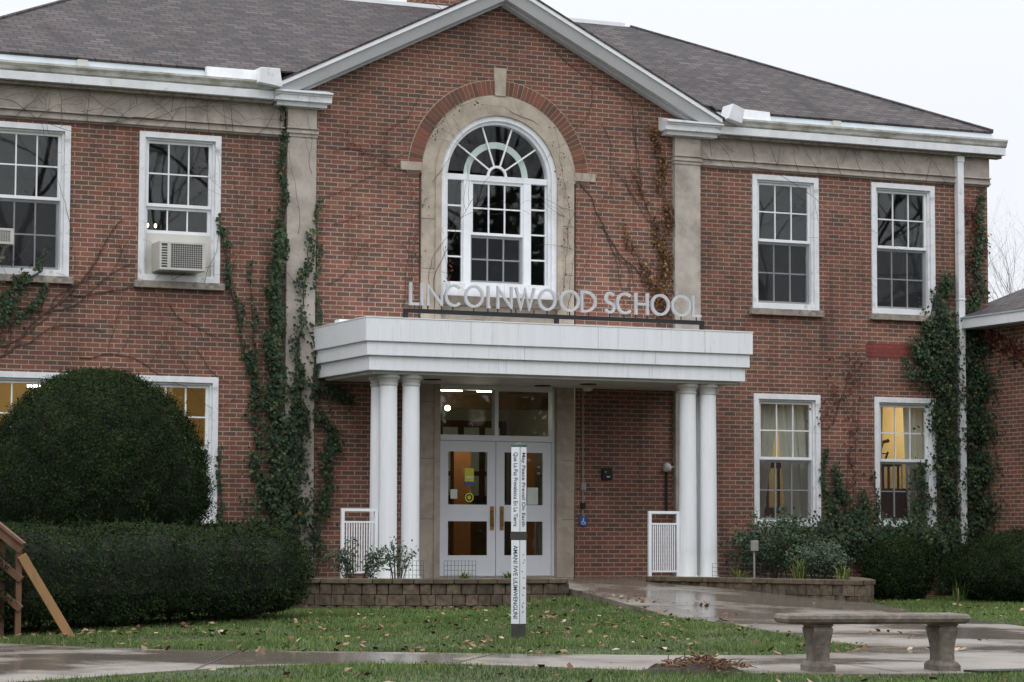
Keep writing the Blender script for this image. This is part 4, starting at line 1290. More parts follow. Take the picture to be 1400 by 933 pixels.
# ------------------------------------------------------------------ planter walls
def planter(path, courses, ztop, label, blk=0.20):
    P = [Vector((x, y)) for x, y in path]
    # smooth the path
    for _ in range(2):
        Q = [P[0]]
        for a, b_ in zip(P[:-1], P[1:]):
            Q += [a.lerp(b_, 0.25), a.lerp(b_, 0.75)]
        P = Q + [P[-1]]
    L = [0]
    for a, b_ in zip(P[:-1], P[1:]):
        L.append(L[-1] + (b_ - a).length)

    def at(s_):
        s_ = min(max(s_, 0), L[-1])
        for i in range(len(P) - 1):
            if L[i + 1] >= s_:
                k = (s_ - L[i]) / max(L[i + 1] - L[i], 1e-6)
                return P[i].lerp(P[i + 1], k), (P[i + 1] - P[i]).normalized()
        return P[-1], (P[-1] - P[-2]).normalized()
    t = empty("planter_wall", (P[len(P) // 2].x, P[len(P) // 2].y, ztop - 0.3), label, "planter wall", "block planter walls")

    def blocks(z0, z1, ln, dep, off, jit, prot):
        b = MB()
        s_ = -off
        while s_ < L[-1]:
            l_ = ln * rnd.uniform(0.75, 1.25)
            a, b2 = max(s_ + 0.004, 0), min(s_ + l_ - 0.004, L[-1])
            s_ += l_
            if b2 - a < 0.03:
                continue
            (pa_, da), (pb_, db) = at(a), at(b2)
            n_a, n_b = Vector((da.y, -da.x)), Vector((db.y, -db.x))
            j = rnd.uniform(-jit, jit) + prot
            v = []
            ch = 0.012
            m_ = pa_.lerp(pb_, 0.5) + (n_a + n_b) * 0.5 * (j + 0.012)
            for z, c in ((z0 + 0.003, ch), (z0 + 0.03, 0), (z1 - 0.03, 0), (z1 - 0.003, ch)):
                pass
            f0, f1 = pa_ + n_a * (j - 0.006), pb_ + n_b * (j - 0.006)
            k0, k1 = pa_ - n_a * dep, pb_ - n_b * dep
            base = len(b.v)
            zs = (z0 + 0.002, z1 - 0.002)
            for z in zs:
                b.v += [(f0.x, f0.y, z), (m_.x, m_.y, z), (f1.x, f1.y, z), (k1.x, k1.y, z), (k0.x, k0.y, z)]
            b.f += [tuple(base + i for i in (0, 4, 3, 2, 1)), tuple(base + 5 + i for i in range(5))]
            for i in range(5):
                b.f.append((base + i, base + (i + 1) % 5, base + 5 + (i + 1) % 5, base + 5 + i))
        return b
    z = ztop
    blocks(z - 0.07, z, 0.34, 0.28, 0.1, 0.006, 0.03).build("coping", M['coping'], t, bevel=0.010)
    z -= 0.07
    for c in range(courses):
        blocks(z - 0.145, z, blk, 0.2, (c % 2) * 0.1, 0.008, 0).build("block_course", M['block'], t, bevel=0.012)
        z -= 0.145


planter([(-4.7, -0.2), (-4.7, -1.75), (-4.3, -2.7), (-3.55, -3.4), (-2.6, -3.8), (-1.6, -3.95), (-0.74, -3.93), (-0.60, -3.75), (-0.60, -2.45)], 3, 0.035, "brown block planter wall with three courses in front of the left columns")
planter([(1.24, -2.45), (1.27, -2.85), (1.6, -3.5), (2.0, -4.6), (2.34, -5.7), (2.5, -6.1), (2.68, -6.2), (2.86, -5.9), (3.32, -5.1), (3.92, -3.8), (4.42, -2.0), (4.56, -0.2)], 3, 0.035, "brown block planter wall curving along the walkway below the right windows")

# ------------------------------------------------------------------ peace pole
PX, PY = -5.54, -12.98
phi = R(30.2)
PP = empty("peace_pole", (PX, PY, -0.37), "tall thin white four sided pole with vertical lettering standing on the lawn", "pole")
rotm = Matrix.Translation((PX, PY, 0)) @ Matrix.Rotation(phi, 4, 'Z')


def pp(b):
    b.v = [tuple(rotm @ Vector(v)) for v in b.v]
    return b


hw = 0.05
pp(MB().box(-hw, hw, -hw, hw, -0.42, 1.455)).build("shaft", M['postdark'], PP, bevel=0.004)
pp(MB().box(-hw - 0.006, hw + 0.006, -hw - 0.006, hw + 0.006, 1.456, 1.472).hexa([(-0.035, -0.035, 1.4725), (0.035, -0.035, 1.4725), (0.035, 0.035, 1.4725), (-0.035, 0.035, 1.4725), (-0.015, -0.015, 1.498), (0.015, -0.015, 1.498), (0.015, 0.015, 1.498), (-0.015, 0.015, 1.498)])).build("cap", M['patina'], PP)
pp(MB().box(-hw - 0.007, hw + 0.007, -hw - 0.007, hw + 0.007, 0.573, 0.643)).build("band", M['postdark'], PP)
g_ = hw + 0.0045


def textmesh(s_, size, flip):
    c = bpy.data.curves.new("lettering", 'FONT')
    c.body = s_
    c.size = size
    c.align_y = 'CENTER'
    c.extrude = 0.0006
    c.offset = 0.0006
    o = bpy.data.objects.new("lettering", c)
    me = bpy.data.meshes.new_from_object(o)
    bpy.data.objects.remove(o)
    return me


def plaque(face, z0, z1, words_, size):
    b = MB()
    if face == 'r':
        b.box(-hw + 0.003, hw - 0.003, -g_, -hw - 0.0005, z0, z1)
    elif face == 'l':
        b.box(-g_, -hw - 0.0005, -hw + 0.003, hw - 0.003, z0, z1)
    elif face == 'b':
        b.box(-hw + 0.003, hw - 0.003, hw + 0.0005, g_, z0, z1)
    else:
        b.box(hw + 0.0005, g_, -hw + 0.003, hw - 0.003, z0, z1)
    o = pp(b).build("plaque", M['plaque'], PP)
    if words_:
        me = textmesh(words_, size, False)
        wd_ = max(v.co.x for v in me.vertices)
        k = (z1 - z0 - 0.10) / wd_
        # text x runs downwards, text up points to the right of the face
        if face == 'r':
            F = Matrix(((0, 1, 0, 0), (0, 0, -1, -g_ - 0.001), (-1, 0, 0, z1 - 0.05), (0, 0, 0, 1)))
        else:
            F = Matrix(((0, 0, -1, -g_ - 0.001), (0, -1, 0, 0), (-1, 0, 0, z1 - 0.05), (0, 0, 0, 1)))
        me.transform(rotm @ F @ Matrix.Diagonal((k, 1, 1, 1)))
        me.materials.append(M['ink'])
        link(me, "lettering", o)
    return o


plaque('r', 0.648, 1.452, "May Peace Prevail On Earth", 0.078)
plaque('l', 0.648, 1.452, "Que La Paz Prevalezca En La Tierra", 0.066)
plaque('l', -0.222, 0.568, "AMANI IWE ULIMWENGUNI", 0.07)
o = plaque('r', -0.222, 0.568, None, 0)
wm = MB()
for k in range(8):                        # worn, broken characters
    z = 0.44 - k * 0.08
    for _ in range(rnd.choice((1, 2, 2))):
        x, dz = rnd.uniform(-0.02, 0.025), rnd.uniform(-0.02, 0.02)
        a = rnd.uniform(-1, 1)
        wm.stroke([(x - 0.010 * math.cos(a), z + dz - 0.012 * math.sin(a)), (x, z + dz), (x + 0.013, z + dz + 0.012 * a)], 0.007, -g_ - 0.0012 - 0.0002 * k, -g_)
pp(wm).build("lettering", M['ink'], o)
plaque('b', 0.648, 1.452, None, 0)
plaque('k', 0.648, 1.452, None, 0)

# ------------------------------------------------------------------ bench
BX, BY, BZ = -5.42, -19.13, -0.365
ba = R(-13)
BT = empty("garden_bench", (BX, BY, BZ), "weathered concrete bench with two pedestal legs beside the sidewalk", "bench")
bm_ = Matrix.Translation((BX, BY, BZ)) @ Matrix.Rotation(ba, 4, 'Z')


def bp_(b):
    b.v = [tuple(bm_ @ Vector(v)) for v in b.v]
    return b


seat = MB()
prof = [(0.30, 0.345), (0.33, 0.348), (0.355, 0.362), (0.365, 0.385), (0.355, 0.408), (0.335, 0.418), (0.315, 0.418), (0.312, 0.412), (0.302, 0.412), (0.30, 0.419)]
HL = 0.70
off = 0.165
N_ = 0
rings = []
for d_, z in prof:
    e_ = d_ - 0.365
    x1_, y1_ = HL + e_, 0.195 + e_
    rr_ = max(0.045 + e_, 0.008)
    ring = []
    for cxs, cys, a0 in ((1, 1, 0), (-1, 1, 90), (-1, -1, 180), (1, -1, 270)):
        for k in range(5):
            a_ = R(a0 + 22.5 * k)
            ring.append((cxs * (x1_ - rr_) + rr_ * math.cos(a_), cys * (y1_ - rr_) + rr_ * math.sin(a_), z))
    rings.append(ring)
nn_ = len(rings[0])
for r_ in rings:
    seat.v += r_
for i in range(len(rings) - 1):
    for k in range(nn_):
        a_, b_ = i * nn_ + k, i * nn_ + (k + 1) % nn_
        seat.f.append((a_, b_, b_ + nn_, a_ + nn_))
seat.f.append(tuple(range(nn_))[::-1])
seat.f.append(tuple((len(rings) - 1) * nn_ + k for k in range(nn_)))
seat.v = [(x - 0.062, y, z) for x, y, z in seat.v]
bp_(seat).build("seat", M['bench'], BT)
for lx in (-0.475, 0.475):
    lv = [(0.085, 0.155, -0.02, 0), (0.085, 0.155, 0.045, 0), (0.072, 0.135, 0.065, 0), (0.056, 0.112, 0.075, 0), (0.055, 0.108, 0.12, 0), (0.058, 0.112, 0.19, 0), (0.066, 0.128, 0.25, 0), (0.072, 0.142, 0.295, 0), (0.072, 0.142, 0.318, 0), (0.062, 0.130, 0.325, 0), (0.075, 0.145, 0.335, 0), (0.075, 0.145, 0.3445, 0)]
    b = MB()
    for hx, hy, z, _ in lv:
        b.v += [(lx - hx, -hy, z), (lx + hx, -hy, z), (lx + hx, hy, z), (lx - hx, hy, z)]
    for i in range(len(lv) - 1):
        for k in range(4):
            a_, b_ = i * 4 + k, i * 4 + (k + 1) % 4
            b.f.append((a_, b_, b_ + 4, a_ + 4))
    b.f += [(3, 2, 1, 0), tuple(len(lv) * 4 - 4 + k for k in range(4))]
    bp_(b).build("leg", M['bench'], BT, bevel=0.006)

# ------------------------------------------------------------------ timber stair railing at the left edge
WR = empty("timber_railing", (-9.95, -11.2, -0.36), "red brown timber stair railing with a yellow brace plank beside the hedge", "railing")
d_l = Vector((-0.913, 0.408, 0))
p0 = Vector((-9.915, -11.2, 0))
p1 = p0 + d_l * 0.16 + Vector((0.25, 0.55, 0))
p2 = p0 + d_l * 0.85
for p, zt in ((p0, 0.50), (p0 + d_l * 0.17 + Vector((0.02, 0.05, 0)), 0.60), (p2, 1.08)):
    MB().box(p.x - 0.028, p.x + 0.028, p.y - 0.028, p.y + 0.028, -0.40, zt).build("post", M['rust'], WR, bevel=0.004)
for zt, w_ in ((0.51, 0.085), (0.23, 0.07), (-0.045, 0.07)):
    a_ = p0 + Vector((0.02, -0.045, zt - 0.05))
    b_ = a_ + d_l * 1.6 + Vector((0, 0, 1.6 * 0.80))
    MB().bar(a_, b_, 0.035, w_).build("rail", M['rust'], WR, bevel=0.004)
a_ = p0 + Vector((0, -0.05, 0.70))
MB().bar(p0 + Vector((0.04, -0.05, 0.515)), p0 + Vector((0.04, -0.05, 0.515)) + d_l * 1.6 + Vector((0, 0, 1.28)), 0.12, 0.03).build("handrail_cap", M['rust'], WR, bevel=0.004)
MB().bar(p0 + Vector((0.015, -0.05, 0.41)), (-9.40, -11.25, -0.40), 0.035, 0.09).build("brace", M['pine'], WR, bevel=0.004)

# ------------------------------------------------------------------ foliage
def rand_dirs(n):
    v = nr.normal(size=(n, 3))
    return v / np.linalg.norm(v, axis=1)[:, None]


def leaf_quads(C, Nrm, L, Wd, droop=None):
    """pointed leaves: centre points C, facing Nrm, length L, width Wd"""
    n = len(C)
    T = droop if droop is not None else rand_dirs(n)
    T = T - Nrm * (T * Nrm).sum(1)[:, None]
    T /= np.linalg.norm(T, axis=1)[:, None] + 1e-9
    B = np.cross(Nrm, T)
    L = np.asarray(L).reshape(-1, 1)
    Wd = np.asarray(Wd).reshape(-1, 1)
    V = np.stack([C - T * L * 0.5, C + B * Wd * 0.5 - T * L * 0.12 + Nrm * L * 0.06, C + T * L * 0.5, C - B * Wd * 0.5 - T * L * 0.12 + Nrm * L * 0.06], 1)
    return V.reshape(-1, 3)


def sprigs(C, nn, m):
    """stray shoots that have outgrown the last clipping"""
    i = nr.integers(0, len(C), m)
    out = nn[i] * 0.6 + np.array([0, 0, 0.75]) + rand_dirs(m) * 0.25
    out /= np.linalg.norm(out, axis=1)[:, None]
    ln = nr.uniform(0.4, 1.0, m)[:, None]
    A, B = [C], [nn]
    for j in range(9):
        A.append(C[i] + out * ln * (0.012 + 0.013 * j) + nr.normal(size=(m, 3)) * 0.005)
        q = rand_dirs(m)
        B.append(q)
    return np.concatenate(A), np.concatenate(B)


def shell_bush(name, label, cat, center, prof, n, ry=1.0, ang=0.0, stretch=1.0, trunk=True, group=None, rough=0.06, size=(0.03, 0.06), hole=0.0, mat=None):
    """a clipped bush: profile (radius, z) spun about its centre, leaves through the outer shell"""
    cx, cy, z0 = center
    t = empty(name, (cx, cy, z0), label, cat, group)
    pr_ = np.array(prof)
    seg = np.linalg.norm(np.diff(pr_, axis=0), axis=1) * (pr_[:-1, 0] + pr_[1:, 0] + 0.1)
    cum = np.concatenate([[0], np.cumsum(seg)]) / seg.sum()
    u = nr.random(n)
    s_ = np.interp(u, cum, np.arange(len(pr_)))
    rr = np.interp(s_, np.arange(len(pr_)), pr_[:, 0])
    zz = np.interp(s_, np.arange(len(pr_)), pr_[:, 1])
    th = nr.random(n) * 2 * math.pi
    # uneven clipped outline
    wob = 1 + rough * (np.sin(th * 3 + zz * 4) * 0.4 + np.sin(th * 7 + zz * 9 + 1) * 0.35 + np.sin(th * 13 - zz * 15) * 0.35 + np.sin(th * 29 + zz * 31) * 0.25)
    wob = wob + 0.032 * np.sin(th * 12 + 2 * np.sin(zz * 6)) * np.sin(zz * 11 + 2 * np.sin(th * 5)) + 0.022 * np.sin(th * 23 - 2 * np.sin(zz * 9)) * np.sin(zz * 21 + th * 3)
    depth = nr.normal(size=n) * 0.045 + 0.03 - 0.05 * (nr.random(n) > 0.93)
    rr2 = np.maximum(rr * wob - depth, 0.0) + nr.normal(size=n) * 0.012
    lx, ly = rr2 * np.cos(th) * stretch, rr2 * np.sin(th) * ry
    if hole:
        keep = ~((np.sin(th * 9 + zz * 5) * np.sin(zz * 17 + th * 4) > 1 - hole) & (zz < z0 + 1.25 - z0))
        lx, ly, zz, th, depth = lx[keep], ly[keep], zz[keep], th[keep], depth[keep]
    c, s2_ = math.cos(ang), math.sin(ang)
    X, Y = cx + lx * c - ly * s2_, cy + lx * s2_ + ly * c
    Z = zz - depth * 0.3 + nr.normal(size=len(zz)) * 0.012
    nn = np.stack([np.cos(th) * c - np.sin(th) * s2_, np.cos(th) * s2_ + np.sin(th) * c, (zz - (pr_[:, 1].min() + pr_[:, 1].max()) / 2) * 0.8], 1)
    nn /= np.linalg.norm(nn, axis=1)[:, None]
    nn = nn + rand_dirs(len(nn)) * 0.75
    nn /= np.linalg.norm(nn, axis=1)[:, None]
    C = np.stack([X, Y, Z], 1)
    C, nn = sprigs(C, nn, int(len(C) * 0.006))
    V = leaf_quads(C, nn, nr.uniform(size[0], size[1], len(C)) * 1.3, nr.uniform(size[0], size[1], len(C)) * 0.5)
    np_mesh("foliage", V, 4, mat or M['yew'], t)
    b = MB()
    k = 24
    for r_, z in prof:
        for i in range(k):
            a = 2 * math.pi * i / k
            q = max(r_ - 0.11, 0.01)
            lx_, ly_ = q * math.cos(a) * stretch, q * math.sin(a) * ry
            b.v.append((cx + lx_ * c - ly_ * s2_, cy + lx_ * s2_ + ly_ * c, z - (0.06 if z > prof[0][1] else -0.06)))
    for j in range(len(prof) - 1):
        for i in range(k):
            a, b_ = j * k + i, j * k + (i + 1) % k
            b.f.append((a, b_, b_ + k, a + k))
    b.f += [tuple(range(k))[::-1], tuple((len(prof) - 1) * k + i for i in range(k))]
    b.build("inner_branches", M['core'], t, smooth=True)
    if trunk:
        tb = MB()
        for _ in range(7):
            a = rnd.uniform(0, 6.28)
            q = rnd.uniform(0.05, 0.35)
            tb.tube([(cx + q * 0.4 * math.cos(a), cy + q * 0.4 * math.sin(a), -0.42), (cx + q * math.cos(a), cy + q * math.sin(a), prof[0][1] + 0.15)], [0.05, 0.035], 6)
        tb.build("trunk", M['bark'], t)
    return t


shell_bush("dome_yew", "big dome clipped dark yew in front of the left ground floor windows", "shrub", (-7.07, -3.15, -0.36),
           [(0.7, 0.50), (1.12, 0.58), (1.32, 0.75), (1.43, 1.0), (1.45, 1.25), (1.41, 1.52), (1.30, 1.82), (1.13, 2.10), (0.88, 2.37), (0.55, 2.60), (0.25, 2.69), (0.03, 2.71)], 120000, hole=0.0, rough=0.04, size=(0.018, 0.042))
# the long clipped hedge: a rounded box swept from beyond the left edge to its right end
def hedge(name, label, A_, B_, hw_, zb, zt, n, group=None):
    A_, B_ = np.array(A_), np.array(B_)
    d = (B_ - A_)
    Ln = np.linalg.norm(d)
    d = d / Ln
    nrm = np.array([d[1], -d[0]])
    t = empty(name, (B_[0], B_[1], -0.36), label, "hedge", group)
    prof = [(hw_ * 0.62, zb), (hw_ * 0.9, zb + 0.12), (hw_ * 1.0, zb + 0.35), (hw_ * 1.0, zt - 0.36), (hw_ * 0.93, zt - 0.2), (hw_ * 0.75, zt - 0.08), (hw_ * 0.45, zt - 0.015), (0.0, zt)]
    pr_ = np.array(prof)
    seg = np.linalg.norm(np.diff(pr_, axis=0), axis=1)
    cum = np.concatenate([[0], np.cumsum(seg)]) / seg.sum()
    s_ = np.interp(nr.random(n), cum, np.arange(len(pr_)))
    off_ = np.interp(s_, np.arange(len(pr_)), pr_[:, 0])
    zz = np.interp(s_, np.arange(len(pr_)), pr_[:, 1])
    per = 2 * Ln + math.pi * hw_
    q = nr.random(n) * per
    side = np.where(q < Ln, 0, np.where(q < Ln + math.pi * hw_, 1, 2))
    X, Y, NX, NY = (np.zeros(n) for _ in range(4))
    wob = 1 + 0.035 * np.sin(q * 3.1 + zz * 4) + 0.03 * np.sin(q * 7.3 - zz * 7) + 0.02 * np.sin(q * 17 + zz * 11) + 0.045 * np.sin(q * 8 + 2 * np.sin(zz * 7)) * np.sin(zz * 12 + 2 * np.sin(q * 3.3)) + 0.03 * np.sin(q * 19 - 2 * np.sin(zz * 9)) * np.sin(zz * 23 + q * 5)
    depth = nr.normal(size=n) * 0.04 + 0.025 - 0.05 * (nr.random(n) > 0.94)
    o = np.maximum(off_ * wob - depth, 0)
    for sd_, m_ in ((0, side == 0), (2, side == 2)):
        sg = 1 if sd_ == 0 else -1
        al = q[m_] if sd_ == 0 else (q[m_] - Ln - math.pi * hw_)
        X[m_] = A_[0] + d[0] * al + nrm[0] * sg * o[m_]
        Y[m_] = A_[1] + d[1] * al + nrm[1] * sg * o[m_]
        NX[m_], NY[m_] = nrm[0] * sg, nrm[1] * sg
    m_ = side == 1
    th = (q[m_] - Ln) / hw_
    ex, ey_ = nrm[0] * np.cos(th) + d[0] * np.sin(th), nrm[1] * np.cos(th) + d[1] * np.sin(th)
    X[m_], Y[m_] = B_[0] + ex * o[m_], B_[1] + ey_ * o[m_]
    NX[m_], NY[m_] = ex, ey_
    ne_ = (side == 0) & (nr.random(n) < 0.10)        # some of the shoots fill the far end
    lat = nr.uniform(-1, 1, n)
    X[ne_] = A_[0] + nrm[0] * (o * lat)[ne_] - d[0] * (0.05 + 0.25 * (1 - lat ** 2))[ne_]
    Y[ne_] = A_[1] + nrm[1] * (o * lat)[ne_] - d[1] * (0.05 + 0.25 * (1 - lat ** 2))[ne_]
    NX[ne_], NY[ne_] = -d[0], -d[1]
    zc = (zb + zt) / 2
    nz = np.where(zz > zt - 0.36, (zz - (zt - 0.5)) * 3.0, 0.15)
    nn = np.stack([NX, NY, nz], 1)
    nn /= np.linalg.norm(nn, axis=1)[:, None]
    nn = nn + rand_dirs(n) * 0.75
    nn /= np.linalg.norm(nn, axis=1)[:, None]
    C = np.stack([X, Y, zz + 0.03 * np.sin(q * 2.3) + nr.normal(size=n) * 0.012], 1)
    C, nn = sprigs(C, nn, int(n * 0.005))
    n = len(C)
    np_mesh("foliage", leaf_quads(C, nn, nr.uniform(0.025, 0.055, n), nr.uniform(0.009, 0.02, n)), 4, M['yew'], t)
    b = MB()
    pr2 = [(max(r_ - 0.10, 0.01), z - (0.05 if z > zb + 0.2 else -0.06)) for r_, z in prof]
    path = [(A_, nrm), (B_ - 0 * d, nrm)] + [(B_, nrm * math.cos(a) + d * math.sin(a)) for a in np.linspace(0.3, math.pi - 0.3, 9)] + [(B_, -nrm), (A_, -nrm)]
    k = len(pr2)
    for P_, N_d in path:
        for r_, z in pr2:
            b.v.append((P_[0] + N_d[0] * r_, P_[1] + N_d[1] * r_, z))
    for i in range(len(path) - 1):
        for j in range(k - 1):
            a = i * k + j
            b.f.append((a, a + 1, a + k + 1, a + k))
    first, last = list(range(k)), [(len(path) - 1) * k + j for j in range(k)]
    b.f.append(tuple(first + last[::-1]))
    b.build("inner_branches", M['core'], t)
    for i in range(14):
        tb = MB()
        p = A_ + d * (Ln * (i + 0.5) / 14)
        tb.tube([(p[0] + rnd.uniform(-.1, .1), p[1] + rnd.uniform(-.1, .1), -0.45), (p[0] + rnd.uniform(-.3, .3), p[1] + rnd.uniform(-.3, .3), zb + 0.2)], [0.03, 0.02], 5)
        tb.build("stem", M['bark'], t)


hedge("clipped_hedge", "long low clipped dark hedge behind the timber railing", (-12.6, -12.4), (-6.35, -6.6), 0.88, -0.30, 0.69, 150000)
shell_bush("clipped_bush", "wide dark clipped bush at the foot of the annex wall", "shrub", (7.6, -3.0, -0.36), [(0.9, -0.34), (1.15, -0.15), (1.25, 0.06), (1.2, 0.27), (1.05, 0.45), (0.75, 0.60), (0.35, 0.68), (0.03, 0.70)], 60000, size=(0.018, 0.042), ry=0.9, stretch=1.15, group="clipped dark bushes on the right")
shell_bush("clipped_bush", "small dark bush between the right planter and the wide bush", "shrub", (5.95, -1.75, -0.36), [(0.35, -0.34), (0.5, -0.12), (0.55, 0.12), (0.48, 0.38), (0.30, 0.53), (0.03, 0.59)], 24000, size=(0.018, 0.042), group="clipped dark bushes on the right")


# ---- climbing plants
def climber(name, label, paths, mat, group=None, leaf=(0.024, 0.07), y0=-0.03, stem=0.016, cat="climbing plant"):
    """paths: list of (points [(x, y, z)...], spread [per point], leaf count, thickness off the wall)"""
    org = paths[0][0][0]
    t = empty(name, org, label, cat, group)
    Cs, st = [], MB()
    for pts, sp, n, th in paths:
        n = int(n * (1.6 if leaf[1] == 0.07 else 1.3))
        P = np.array(pts, float)
        L = np.concatenate([[0], np.cumsum(np.linalg.norm(np.diff(P, axis=0), axis=1))])
        wts = np.interp(np.linspace(0, 1, 200), L / L[-1], np.array(sp) + 0.03)
        cum = np.cumsum(wts)
        u = np.interp(nr.random(n), cum / cum[-1], np.linspace(0, 1, 200)) * L[-1]
        s_ = np.interp(u, L, sp)
        C = np.stack([np.interp(u, L, P[:, k]) for k in range(3)], 1)
        # clump the leaves so the wall shows between them
        cl_ = nr.random(n)
        lat = nr.normal(size=n) * s_ * 0.55
        C[:, 0] += lat + 0.04 * np.sin(C[:, 2] * 7)
        C[:, 2] += nr.normal(size=n) * (0.04 + s_ * 0.25)
        C[:, 1] -= np.abs(nr.normal(size=n)) * th * np.exp(-(lat / (s_ + 1e-3)) ** 2 * 0.5) + 0.012
        g1 = np.sin(C[:, 0] * 11 + 2) * np.sin(C[:, 2] * 9 + C[:, 0] * 5) + nr.normal(size=n) * 0.5
        C = C[g1 > -0.38]
        C = C[C[:, 2] > -0.30]
        Cs.append(C)
        for _ in range(1 + int(max(sp) * 5)):
            q = []
            o_ = rnd.uniform(-1, 1)
            for s3 in np.linspace(0, L[-1], max(int(L[-1] / 0.12), 3)):
                q.append((float(np.interp(s3, L, P[:, 0])) + o_ * float(np.interp(s3, L, sp)) * 0.5 + rnd.uniform(-.02, .02), float(np.interp(s3, L, P[:, 1])) - 0.006, float(np.interp(s3, L, P[:, 2]))))
            st.tube(q, [stem * (1 - 0.7 * i / len(q)) for i in range(len(q))], 5)
    C = np.concatenate(Cs)
    n = len(C)
    nn = np.stack([nr.normal(size=n) * 0.35, -np.ones(n), nr.normal(size=n) * 0.35 + 0.35], 1)
    nn /= np.linalg.norm(nn, axis=1)[:, None]
    dr = np.stack([nr.normal(size=n) * 0.5, np.zeros(n), -np.ones(n)], 1)
    sz = nr.uniform(leaf[0], leaf[1], n)
    np_mesh("foliage", leaf_quads(C, nn, sz, sz * nr.uniform(0.7, 1.0, n), dr), 4, mat, t)
    st.build("stem", M['vine'], t)
    return t


climber("ivy", "dense dark green ivy climbing the left pilaster up to the eave", [
    ([(-3.5, -0.05, -0.3), (-3.5, -0.05, 0.8), (-3.52, -0.05, 1.9), (-3.64, -0.03, 2.5), (-3.66, -0.03, 3.6), (-3.60, -0.03, 5.0)], [0.46, 0.42, 0.28, 0.15, 0.12, 0.07], 8600, 0.16),
    ([(-3.3, -0.1, 1.6), (-3.25, -0.11, 2.4), (-3.3, -0.11, 2.9)], [0.16, 0.12, 0.08], 420, 0.08),
    ([(-3.53, -0.03, 4.6), (-3.53, -0.03, 5.8), (-3.53, -0.05, 6.9)], [0.10, 0.05, 0.045], 420, 0.06),
    ([(-3.25, -0.11, 2.2), (-3.30, -0.11, 3.2), (-3.2, -0.11, 4.3), (-3.12, -0.11, 5.0)], [0.16, 0.10, 0.11, 0.05], 520, 0.05),
    ([(-3.02, -0.11, 2.6), (-2.98, -0.02, 4.0), (-2.99, -0.1, 5.6)], [0.10, 0.05, 0.04], 330, 0.05),
    ([(-3.8, -0.02, 2.2), (-4.05, -0.02, 3.3), (-4.3, -0.02, 4.3), (-4.45, -0.02, 5.2)], [0.09, 0.08, 0.07, 0.04], 360, 0.05),
    ([(-3.9, -0.02, 1.4), (-3.95, -0.02, 3.0), (-4.0, -0.02, 4.6)], [0.08, 0.08, 0.03], 260, 0.04),
    ([(-3.0, -0.03, 2.4), (-2.75, -0.03, 2.0), (-2.85, -0.03, 1.2), (-3.0, -0.03, 0.4)], [0.18, 0.15, 0.12, 0.15], 800, 0.08),
    ([(-3.1, -0.03, 2.75), (-2.7, -0.03, 2.7), (-2.35, -0.03, 2.55)], [0.12, 0.10, 0.06], 300, 0.06)], M['ivy'], "ivy on the school walls")
climber("ivy", "dark ivy around the white downspout and right corner of the school", [
    ([(7.95, -0.03, -0.3), (7.95, -0.03, 1.2), (7.9, -0.03, 2.5), (7.85, -0.03, 3.5), (7.95, -0.03, 4.3)], [0.20, 0.18, 0.24, 0.36, 0.16], 5600, 0.15),
    ([(7.45, -0.03, 3.25), (7.6, -0.03, 3.7), (7.8, -0.03, 4.2), (8.0, -0.03, 4.9)], [0.28, 0.30, 0.24, 0.12], 1500, 0.08),
    ([(8.55, -0.03, -0.3), (8.55, -0.03, 1.5), (8.55, -0.03, 3.0), (8.6, -0.03, 3.9)], [0.34, 0.27, 0.28, 0.24], 7600, 0.22),
    ([(8.58, -0.12, -0.3), (8.56, -0.14, 1.5), (8.54, -0.1, 3.8)], [0.12, 0.10, 0.12], 1500, 0.35),
    ([(8.5, -0.02, 3.9), (8.6, -0.02, 4.8), (8.65, -0.02, 5.6), (8.72, -0.02, 6.3)], [0.20, 0.16, 0.12, 0.06], 900, 0.06),
    ([(7.35, -0.02, 0.4), (7.45, -0.02, 1.2), (7.5, -0.02, 1.8)], [0.25, 0.20, 0.10], 750, 0.06)], M['ivy'], "ivy on the school walls")
climber("ivy", "ragged ivy under the upper window at the photo's left edge", [
    ([(-8.0, -0.03, 2.9), (-7.75, -0.03, 3.5), (-7.5, -0.03, 4.0), (-7.2, -0.03, 4.2)], [0.12, 0.20, 0.16, 0.06], 900, 0.06),
    ([(-7.5, -0.09, 4.1), (-7.1, -0.10, 4.25), (-7.05, -0.06, 4.6)], [0.05, 0.05, 0.03], 90, 0.03),
    ([(-7.4, -0.03, 3.6), (-7.15, -0.03, 3.85), (-6.98, -0.03, 4.1)], [0.06, 0.05, 0.03], 110, 0.03)], M['ivy'], "ivy on the school walls")
climber("ivy", "low dark ivy along the wall base between the two right ground floor windows", [
    ([(4.1, -0.08, 0.35), (5.0, -0.08, 0.5), (5.9, -0.08, 0.6), (6.8, -0.08, 0.55), (7.8, -0.08, 0.55)], [0.4, 0.45, 0.6, 0.5, 0.45], 7200, 0.28),
    ([(5.68, -0.03, 0.6), (5.66, -0.03, 1.4), (5.64, -0.03, 2.0)], [0.09, 0.06, 0.03], 330, 0.04),
    ([(5.95, -0.03, 0.6), (5.9, -0.03, 1.3), (5.88, -0.03, 1.75)], [0.26, 0.14, 0.04], 800, 0.08),
    ([(6.3, -0.03, 0.6), (6.3, -0.03, 1.3)], [0.26, 0.1], 700, 0.08),
    ([(6.62, -0.03, 0.6), (6.6, -0.03, 1.6)], [0.06, 0.03], 120, 0.04)], M['ivy'], "ivy on the school walls")
climber("ivy", "thin ivy strand beside the ground floor window behind the dome yew", [
    ([(-4.42, -0.04, 0.7), (-4.44, -0.04, 1.3), (-4.42, -0.04, 1.9)], [0.05, 0.05, 0.03], 120, 0.04),
    ([(-4.3, -0.03, 4.2), (-4.4, -0.03, 4.8), (-4.5, -0.03, 5.1)], [0.03, 0.03, 0.02], 70, 0.03)], M['ivy'], "ivy on the school walls")
